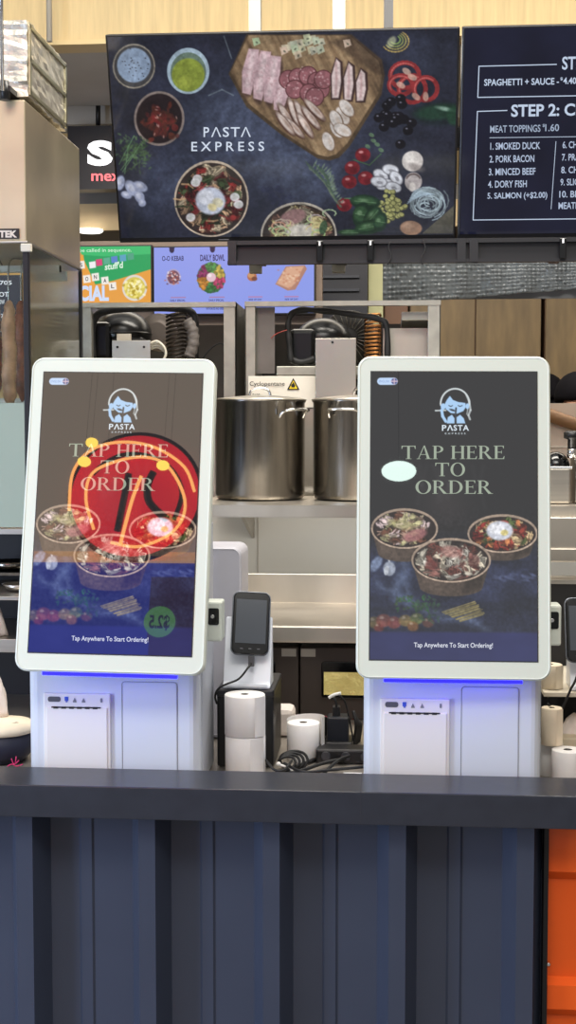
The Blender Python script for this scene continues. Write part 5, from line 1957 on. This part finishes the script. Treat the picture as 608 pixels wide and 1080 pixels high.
# power adapter, cables, phone
ad = thing('power_adapter', 'black power adapter brick standing beside the upright kiosk', 'adapter', (P(355, 790, 2.72).x, 2.72, .92))
m = MB(); a, b = P(345, 783, 2.72), P(368, 757, 2.72)
m.rbox(a.x, b.x, 2.72, 2.765, a.z, b.z, .003)
m.m = 0
m.build('brick', mat('adapter_black', (24, 28, 36), .35), ad)
m = MB(); a2, b2 = P(351, 758, 2.74), P(359, 745, 2.74); m.rbox(a2.x, b2.x, 2.735, 2.755, a2.z, b2.z, .002)
m.build('plug', BLACKP, ad)
m = MB(); a3, b3 = P(343, 792, 2.71), P(372, 783, 2.71); m.rbox(a3.x, b3.x, 2.705, 2.78, .921, b3.z, .003)
m.build('foot', BLACKP, ad)
m = MB(); m.tube([P(x, y, 2.73) for x, y in ((355, 746), (354, 738), (348, 735)) ], .003, 6)
m.m = 1
m.tube([P(x, y, 2.74) for x, y in ((358, 733), (364, 740), (368, 755), (372, 775), (376, 790))], .002, 6)
m.m = 2
m.tube([P(x, y, 2.725) for x, y in ((347, 736), (352, 733), (360, 731))], .0035, 6)
m.build('lead', [BLACKR, BLACKR, mat('tag_white', (226, 226, 222), .5)], ad)
ph = thing('mobile_phone', 'black phone with red rim leaning behind the lone receipt roll', 'phone', (P(330, 790, 2.80).x, 2.80, .92))
m = MB(); a, b = P(320, 782, 2.80), P(346, 756, 2.80)
m.slab(rrect(a.x, b.x, .921, b.z, .007), 2.80, 2.808, .0015)
m.build('phone_body', BLACKG, ph)
m = MB(); m.tube([(x, 2.804, z) for x, z in rrect(a.x, b.x, .921, b.z, .007)], .0012, 5, False, True)
m.build('rim', mat('rim_red', (120, 30, 50), .4), ph)
# power strip and bundle of cables
sp = thing('power_strip', 'black power strip lying behind the cable bundle', 'power strip', (P(350, 795, 2.66).x, 2.66, .92))
a, b = P(334, 800, 2.66), P(400, 800, 2.66)
m = MB(); m.rbox(a.x, b.x, 2.64, 2.69, .921, .95, .004)
m.build('housing', BLACKP, sp)
for k in range(3):
    m = MB(); x = a.x + .02 + k * .04
    m.lathe([(.010, 0), (.009, -.001)], (x, 2.640, .936), 14, 'y')
    m.build('socket', mat('socket_grey', (60, 60, 64), .4), sp)
paths = [[(292, 815), (312, 809), (335, 800), (360, 792), (392, 790)], [(296, 818), (320, 812), (345, 804), (370, 800), (395, 801)],
         [(340, 818), (352, 806), (366, 798), (395, 794)], [(300, 805), (320, 814), (350, 812), (392, 808)], [(281, 802), (290, 812), (300, 812), (308, 802)]]
for i, pts in enumerate(paths):
    m = MB()
    m.tube([PZ(x, y, .925 + .006 * i) if PZ(x, y, .925 + .006 * i).y > 2.43 else Vector((PZ(x, y, .93).x, 2.44, .93 + .006 * i)) for x, y in pts], .0042 - .0004 * i, 8)
    tag(m.build('cable', BLACKR), ('thickest black cable sweeping from the kiosk towards the tied knot', 'black cable nearest the ledge in front of the adapter', 'short black cable crossing over the bundle by the upright kiosk', 'black cable lowest in the bundle beside the lone roll', 'black cable curling under the tied white plug')[i], 'cable', 'cables on the worktop')
kn = thing('cable_knot', 'coiled black lead tied with a white twist beside the stacked rolls', 'cable', (P(303, 808, 2.58).x, 2.58, .92))
m = MB()
cc = P(303, 806, 2.58)
for k in range(4):
    r = .014 + .003 * k
    m.tube([(cc.x + r * cos(a_) * 1.2 + .004 * k, 2.58 + .006 * k + .004 * sin(a_ * 2), cc.z + .004 + r * .8 * sin(a_)) for a_ in np.linspace(0, 2 * pi, 9)[:-1]], .0028, 6, True, True)
m.build('coil', BLACKR, kn)
m = MB()
m.tube([P(x, y, 2.565) for x, y in ((294, 806), (299, 808), (306, 809), (308, 815), (303, 818), (299, 812))], .0028, 6)
m.ball(P(294, 806, 2.565), .005, .005, .005, 10, 8)
m.build('white_tie', mat('tie_white', (220, 218, 214), .5), kn)
# coil of cables by the right kiosk
m = MB()
for k in range(5):
    x = 373 + k * 1.2
    m.tube([P(x, 750 + k * 3, 2.80 + .01 * k), P(x + 3, 765, 2.79 + .01 * k), P(x + 1, 785, 2.80 + .01 * k), P(x + 4, 800, 2.80 + .01 * k)], .004, 6)
tag(m.build('cable_bunch', BLACKR), 'hanging bunch of black leads just left of the upright kiosk body', 'cable')
# low white boxes
m = MB(); a, b = P(286, 790, 2.86), P(310, 748, 2.86)
m.rbox(a.x, b.x, 2.86, 2.93, .921, b.z, .012)
tag(m.build('white_bag', tiss), 'small white wrapped pack standing behind the black printer', 'pack')
m = MB(); a, b = P(362, 818, 2.50), P(382, 812, 2.50)
m.rbox(a.x, b.x, 2.47, 2.52, .921, .936, .001)
tag(m.build('white_label_card', PAPER), 'small white card lying on the worktop at the base of the upright kiosk', 'card')

# ================================================================== right rear: bain marie, pump, steel shelf
c = P(590, 500, 3.4)
bm_ = thing('steel_canister', 'square steel canister with lid ladle on the shelf at the right edge', 'canister', (P(600, 542, 3.4).x, 3.4, PZT))
m = MB(); a, b = P(560, 540, 3.35), P(603.5, 493, 3.35)
m.rbox(a.x, b.x, 3.35, 3.52, PZT + .001, b.z, .006)
m.m = 0
m.build('canister_body', STEEL, bm_)
m = MB(); m.rbox(a.x - .002, b.x + .002, 3.348, 3.522, b.z - .004, b.z + .002, .001)
m.build('rim', CHROME, bm_)
m = MB(); cc = P(587, 493, 3.42)
m.ball((cc.x, 3.43, cc.z), .036, .04, .040, 20, 12, 0.0)
m.build('dark_lid', BLACKG, bm_)
pd = thing('pump_dispenser', 'steel sauce jar with black pump top at the right edge shelf', 'dispenser', (P(612, 542, 3.4).x, 3.4, PZT))
cc = P(618, 500, 3.4)
zj = P(612, 482, 3.4).z
m = MB(); m.rbox(P(605.5, 500, 3.36).x + .004, P(640, 500, 3.36).x, 3.36, 3.46, PZT + .001, zj, .006)
m.build('jar', STEEL, pd)
cp = P(602, 465, 3.38)
m = MB(); m.lathe([(.013, zj - .002), (.013, P(602, 474, 3.38).z), (.009, P(602, 472, 3.38).z)], (cp.x + .008, 3.40, 0), 18)
m.build('neck', CHROME, pd)
m = MB(); z_ = P(602, 473, 3.38).z
m.lathe([(.012, z_ - .004), (.012, z_ + .022), (.022, z_ + .026), (.022, z_ + .040), (.014, z_ + .044)], (cp.x + .008, 3.40, 0), 20)
m.build('pump_head', BLACKP, pd)

# upper shelf lip at the right appears deeper: steel trough
tr_ = thing('steel_trough', 'deep stainless trough front below the canister at the right edge', 'trough', (P(600, 590, 3.2).x, 3.2, 1.2))
m = MB(); a, b = P(570, 592, 3.21), P(700, 546, 3.21)
m.rbox(a.x, b.x, 3.21, 3.245, a.z, b.z, .003)
m.m = 0
m.rbox(a.x, b.x, 3.20, 3.21, a.z, a.z + .032, .002)
m.build('front', STEELH, tr_)
m = MB(); m.box(a.x + .1, b.x - .1, 3.245, 3.70, a.z + .03, a.z + .034)
m.build('tray', STEELH, tr_)

# white slanting board and wooden rail, far right
wb = thing('service_counter', 'white rear service counter with a sloping wooden rail', 'counter', (P(600, 480, 4.6).x, 4.6, 0))
a, b = P(470, 530, 4.6), P(760, 425, 4.6)
m = MB(); m.box(a.x, b.x, 4.6, 4.66, 0, b.z)
m.build('white_panel', mat('counter_cream', (216, 200, 184), .55, 0, noise=.03), wb)
m = MB(); m.box(a.x, b.x, 4.595, 4.6, P(600, 472, 4.6).z, P(600, 470, 4.6).z)
m.build('ledge_line', mat('ledge_pale', (226, 216, 200), .5), wb)
m = MB(); q0, q1 = P(560, 431, 4.58), P(660, 466, 4.58)
m.tube([q0, q1], .022, 14, False)
m.build('wooden_rail', mat('rail_wood', (150, 112, 76), .5, 0, noise=.12, nscale=12, stretch=(1, 8, 8)), wb)

# wooden cabinets behind
wc = mat('cabinet_wood', (112, 92, 60), .5, 0, noise=.25, nscale=5, stretch=(5, 5, 1.0))
YW = 6.4
for i, (p0, p1, lab) in enumerate(((405, 431, 'narrow reddish wooden cabinet panel beside the pale strip above the fridge'),
                                   (432, 572, 'wide brown wooden cabinet behind the upright kiosk'),
                                   (574, 760, 'brown wooden cabinet at the right edge behind the kitchen staff'))):
    a, b = P(p0, 430, YW), P(p1, 270, YW)
    rt = thing('wooden_cabinet', lab, 'cabinet', ((a.x + b.x) / 2, YW, 0), group=None)
    m = MB(); m.box(a.x, b.x, YW + .002, YW + .5, 0, b.z)
    m.build('carcass', mat('cabinet_side', (96, 68, 44), .5), rt)
    nd = {0: 1, 1: 2, 2: 2}[i]
    for k in range(nd):
        x0_ = a.x + (b.x - a.x) * k / nd + .003; x1_ = a.x + (b.x - a.x) * (k + 1) / nd - .003
        m = MB(); m.rbox(x0_, x1_, YW - .016, YW + .002, .1, b.z - .01, .002)
        m.build('door', wc if i else mat('cabinet_red', (112, 78, 54), .5, 0, noise=.1), rt)
m = MB(); a, b = P(388.5, 430, 6.3), P(404.5, 270, 6.3); m.box(a.x, b.x, 6.3, 6.38, 0, b.z)
tag(m.build('pale_pillar', mat('pillar_cream', (196, 196, 150), .6, 0, noise=.06)), 'narrow pale cream pillar between the dark doorway and wooden cabinet', 'pillar')
m = MB(); a, b = P(333, 430, 6.2), P(388, 270, 6.2); m.box(a.x, b.x, 6.2, 6.3, 0, b.z)  # black box added to stand for a dark opening
m.m = 1
for y in (292, 306, 318):
    q = P(335, y, 6.19); m.box(q.x, P(386, y, 6.19).x - .03, 6.185, 6.2, q.z - .006, q.z + .006)
tag(m.build('dark_opening', [mat('opening_black', (22, 24, 36), .5), mat('opening_line', (40, 44, 56), .4)]), 'black slatted box put in for the dark rack right of the pale blue menu screen', 'opening')

# bubble wrap sheet
bw = mat('bubble_wrap', (116, 122, 126), .22, 0, ior=1.4, spec=.7)
m = MB()
YB = 4.35
tl, tr2_, br_, bl_ = P(404, 276, YB), P(700, 276, YB), P(700, 297, YB), P(404, 322, YB)
nx, nz_ = 260, 36
BR = np.random.RandomState(4).rand(9, 65) * 1.2 + .2
V = []
for j in range(nz_ + 1):
    v = j / nz_
    for i in range(nx + 1):
        u = i / nx
        L = tl.lerp(bl_, v); Rr = tr2_.lerp(br_, v)
        p_ = L.lerp(Rr, u)
        bub = abs(sin(i * pi / 4.0) * sin(j * pi / 4.0)) ** .5 * BR[(j // 4) % 9][(i // 4) % 65]
        V.append((p_.x, YB - .005 * bub + .010 * sin(u * 23) * v + .006 * sin(u * 57 + 1), p_.z))
m.add(V, [(j * (nx + 1) + i, j * (nx + 1) + i + 1, (j + 1) * (nx + 1) + i + 1, (j + 1) * (nx + 1) + i) for j in range(nz_) for i in range(nx)], True)
m.m = 1
m.box(tl.x, tr2_.x, YB + .02, YB + .03, bl_.z + .02, tl.z + .05)
bwo = m.build('bubble_wrap', [bw, mat('wrap_core', (110, 112, 116), .6, 0)])
tag(bwo, 'grey sheet of shiny bubble wrap hanging below the menu screen mount', 'bubble wrap')
m = MB(); m.box(tl.x - .02, tr2_.x, YB + .005, YB + .035, tl.z + .052, tl.z + .075)
m.box(tr2_.x - .03, tr2_.x, YB + .005, YB + .035, tl.z + .052, 4.2); m.box(tl.x, tl.x + .03, YB + .005, YB + .035, tl.z + .052, 4.2)
tag(m.build('wrap_rail', MATS['mount_black']), 'black rail above the bubble wrap, behind the menu screens', 'rail')


# ================================================================== kitchen staff
def person(label, hx, hy, hz, face, hair_style, shirt):
    root = thing('person', label, 'person', (hx, hy + .05, 0))
    s = hz / 1.62
    V = [(0, .05, .93), (0, .05, 1.12), (0, .03, 1.30), (0, .01, 1.43), (0, -.01, 1.50), (0, -.04, 1.60), (0, -.05, 1.70),
         (-.17, .02, 1.38), (-.22, -.02, 1.14), (-.16, -.20, 1.02), (-.13, -.27, .99),
         (.17, .02, 1.38), (.22, -.02, 1.14), (.16, -.20, 1.02), (.13, -.27, .99),
         (-.09, .05, .86), (-.10, .04, .48), (-.10, .06, .07), (-.10, -.10, .03),
         (.09, .05, .86), (.10, .04, .48), (.10, .06, .07), (.10, -.10, .03), (0, -.135, 1.615), (0, -.1, 1.56)]
    E = [(0, 1), (1, 2), (2, 3), (3, 4), (4, 5), (5, 6), (3, 7), (7, 8), (8, 9), (9, 10), (3, 11), (11, 12), (12, 13), (13, 14),
         (0, 15), (15, 16), (16, 17), (17, 18), (0, 19), (19, 20), (20, 21), (21, 22), (5, 23), (4, 24)]
    Rr = [.14, .13, .15, .09, .055, .088, .080, .062, .045, .034, .030, .062, .045, .034, .030, .09, .062, .042, .04, .09, .062, .042, .04, .014, .04]
    me = bpy.data.meshes.new('body')
    me.from_pydata([(x, y, z) for x, y, z in V], E, [])
    ob = bpy.data.objects.new('body', me)
    COL.objects.link(ob)
    ob.parent = root
    dz = hz - 1.66
    for v in me.vertices:
        v.co.z = v.co.z * (hz / 1.66)
    md = ob.modifiers.new('skin', 'SKIN')
    for i, sv in enumerate(me.skin_vertices[0].data):
        sv.radius = (Rr[i], Rr[i] * (.75 if i < 3 else 1))
        sv.use_root = (i == 0)
    sb = ob.modifiers.new('sub', 'SUBSURF'); sb.levels = 2; sb.render_levels = 2
    me.materials.append(face)
    # shirt as tunic
    k = hz / 1.66
    m = MB()
    m.lathe([(.19, .62 * k), (.175, .9 * k), (.18, 1.15 * k), (.19, 1.34 * k), (.12, 1.45 * k), (.07, 1.485 * k)], (0, .035, 0), 28, cap=False)
    for i in range(len(m.v)):
        x, y, z = m.v[i]; m.v[i] = (x * 1.12, .035 + (y - .035) * .82, z)
    for sg in (-1, 1):
        m.tube([(sg * .16, .02, 1.39 * k), (sg * .215, 0, 1.26 * k), (sg * .23, -.02, 1.15 * k)], .072, 14)
    ORI[root.name] = (0, 0, 0)
    m.build('shirt', shirt, root)
    m = MB()
    m.ball((0, -.035, 1.680 * k), .093, .106, .098, 24, 14, -.15)
    m.ball((0, .0, 1.63 * k), .094, .085, .11, 24, 12)
    m.build('hair' if hair_style == 'hair' else 'cap', mat('hair_black', (12, 10, 15), .85, 0, noise=.3, nscale=40, spec=.15), root)
    if hair_style == 'cap':
        m = MB(); m.ball((0, -.15, 1.68 * k), .07, .06, .008, 20, 8)
        m.build('cap_brim', MATS['hair_black'], root)
    for sg in (-1, 1):
        m = MB(); m.ball((sg * .034, -.118, 1.64 * k), .012, .008, .007, 10, 8)
        m.build('eye', mat('eye_dark', (30, 24, 24), .3), root)
        m = MB(); m.ball((sg * .094, -.04, 1.62 * k), .012, .02, .03, 10, 8)
        m.build('ear', face, root)
    m = MB(); m.ball((0, -.122, 1.565 * k), .024, .008, .006, 10, 8)
    m.build('mouth', mat('lip', (150, 80, 70), .5), root)
    return root


skin = mat('skin', (206, 156, 128), .5, 0)
hp = P(611, 424, 5.15)
pa_ = person('person with dark hair bending behind the rear white counter at the right edge', hp.x, 5.15, hp.z, skin, 'hair', mat('shirt_black', (26, 24, 28), .8))
hp = P(581, 421, 5.95)
pb2 = person('person beside the dark haired one, face half hidden by the upright kiosk', hp.x, 5.95, hp.z, skin, 'hair', mat('shirt_grey', (70, 66, 70), .8))
pb2.rotation_euler = (0, 0, -.9)


# ================================================================== the stall across the hall, behind the camera (seen mirrored in the screens)
YO = -4.0


def mirrored(px, py, d, Yp=YO):
    """where the line of sight that bounces off a kiosk screen at (px, py) meets the plane y = Yp"""
    M = d.parent.matrix_basis @ d.matrix_basis
    n_ = (M.to_3x3() @ Vector((0, -1, 0))).normalized()
    c_ = M @ Vector((0, 0, 0))
    v = Fv + Rv * ((px - 304) / FPX) + Uv * ((540 - py) / FPX)
    h = CP + v * ((c_ - CP).dot(n_) / v.dot(n_))
    r = v - n_ * 2 * v.dot(n_)
    return h + r * ((Yp - h.y) / r.y)


def MQ(px, py, Yp=YO): return mirrored(px, py, disp, Yp)


def mslab(m, px0, py0, px1, py1, y0, y1):
    a = MQ(px0, py1); b = MQ(px1, py0)
    m.box(a.x, b.x, y0, y1, a.z, b.z)


os_ = thing('opposite_stall', 'food stall across the hall with brown fascia and blue lit menu board', 'stall', (-2, YO - .3, 0))
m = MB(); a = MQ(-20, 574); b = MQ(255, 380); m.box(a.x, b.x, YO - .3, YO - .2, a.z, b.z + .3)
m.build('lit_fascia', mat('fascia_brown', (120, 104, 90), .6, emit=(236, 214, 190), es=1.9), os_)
m = MB(); a = MQ(-20, 720); b = MQ(255, 583); m.box(a.x, b.x, YO - .3, YO - .2, a.z, b.z)
m.build('blue_board', mat('board_blue', (40, 50, 120), .5, emit=(70, 86, 255), es=1.5), os_)
m = MB(); a = MQ(-20, 583); b = MQ(255, 575); m.box(a.x, b.x, YO - .26, YO - .16, a.z, b.z)
m.build('light_strip', mat('strip_orange', (240, 190, 130), .5, emit=(255, 196, 140), es=3.2), os_)
for x0_, y0_, x1_, y1_ in ((150, 600, 214, 668), (150, 668, 214, 700)):
    m = MB(); a = MQ(x0_, y1_); b = MQ(x1_, y0_); m.box(a.x, b.x, YO - .2, YO - .19, a.z, b.z)
    m.build('dark_panel', mat('panel_plum', (60, 30, 70), .5, emit=(130, 70, 160), es=.5), os_)
a = MQ(-20, 720); b = MQ(255, 583)
m = MB(); m.box(a.x, b.x, YO - .4, YO - .3, 0, a.z)
m.build('counter_front', mat('stall_cream', (190, 180, 165), .6), os_)
m = MB(); c = MQ(164, 648); r = (MQ(181, 648).x - MQ(147, 648).x) / 2
m.lathe([(abs(r), -.004), (abs(r), .004)], (c.x, YO - .184, c.z), 28, 'y')
gs = m.build('green_spot', mat('spot_green', (60, 120, 60), .5, emit=(120, 200, 100), es=2.4), os_)
v_, f_ = text_geo('$2.5', .03)
h_ = v_.max(0)
m = MB(); m.add([(c.x - (x - h_[0] / 2) * .085, YO - .178, c.z + (z - .35) * .13) for x, z in v_], f_)
m.build('price_text', mat('price_dark', (26, 26, 60), .5), gs)

rs = thing('round_sign', 'red lit round sign with black strokes and amber outlines across the hall', 'sign', (MQ(141, 519).x, YO, MQ(141, 519).z))
c = MQ(141, 519)
R_ = abs(MQ(209, 519).x - MQ(73, 519).x) / 2
m = MB(); m.lathe([(R_ * .98, -.05), (R_, -.04), (R_, .0)], (c.x, YO - .06, c.z), 56, 'y')
m.build('sign_disc', mat('sign_red', (200, 20, 30), .4, emit=(255, 36, 60), es=4.6), rs)
m = MB(); m.lathe([(R_ * 1.06, -.06), (R_ * 1.06, -.01), (R_ * 1.0, -.01), (R_ * 1.0, -.06)], (c.x, YO - .05, c.z), 56, 'y', cap=False)
m.build('sign_rim', mat('rim_black', (30, 20, 20), .5), rs)
blk = mat('sign_black_stroke', (16, 12, 12), .5)
amb = mat('neon_amber', (255, 180, 90), .4, emit=(255, 176, 100), es=12.0)


def stroke(pts, r, material, nm, y):
    m = MB(); m.tube([Vector((MQ(x, z).x, YO + y, MQ(x, z).z)) for x, z in pts], r, 8)
    m.build(nm, material, rs)


stroke([(98, 500), (112, 488), (130, 480), (152, 480), (172, 488), (186, 502), (192, 522), (184, 548)], .018, blk, 'black_stroke', .0)
stroke([(136, 500), (130, 530), (124, 560)], .026, blk, 'black_stroke', .0)
stroke([(162, 498), (156, 512), (158, 530), (176, 548)], .028, blk, 'black_stroke', .0)
stroke([(150, 504), (140, 530), (128, 575)], .013, amb, 'neon_line', .03)
stroke([(74, 540), (78, 500), (98, 476), (130, 468), (165, 474), (195, 494), (206, 520)], .011, amb, 'neon_line', .03)
stroke([(100, 560), (92, 530), (96, 505), (114, 492), (150, 484), (178, 494), (196, 530), (186, 560), (150, 578), (118, 574)], .011, amb, 'neon_line', .035)
for k in (-.5, .5):
    m = MB(); m.tube([(c.x + R_ * k, YO - .08, c.z + R_ * .7), (c.x + R_ * k, YO - .08, 6.0)], .001, 6, False)
    m.build('hanging_wire', BLACKP, rs)
for px, py, lab in ((97, 467, 'small amber spot lamp left above the red round sign across the hall'), (89, 487, 'small amber spot lamp at the left shoulder of the red round sign across the hall'),
                    (172, 491, 'small amber spot lamp right above the red round sign across the hall')):
    q = mirrored(px, py, disp, YO + (.6 if px == 89 else .25))
    t = thing('spot_lamp', lab, 'lamp', tuple(q))
    m = MB(); m.ball(tuple(q), .045, .045, .034, 14, 10)
    m.build('bulb', mat('bulb_amber', (255, 226, 110), .4, emit=(255, 214, 90), es=14.0), t)
    m = MB(); m.lathe([(.0008, q.z + .03), (.0008, 6.0)], (q.x, q.y, 0), 6)
    m.build('cord', BLACKP, t)
# large pendant seen as pale glare in the upright kiosk
q = mirrored(421, 497, rd, -3.0)
t = thing('pendant_lamp', 'large pale green white pendant lamp hanging over the hall', 'lamp', tuple(q))
m = MB(); m.ball(tuple(q), .105, .105, .058, 28, 14)
m.build('shade', mat('pendant_white', (220, 250, 240), .4, emit=(232, 255, 246), es=13), t)
m = MB(); m.lathe([(.001, q.z + .05), (.001, 6.0)], (q.x, q.y, 0), 8)
m.build('cord', BLACKP, t)
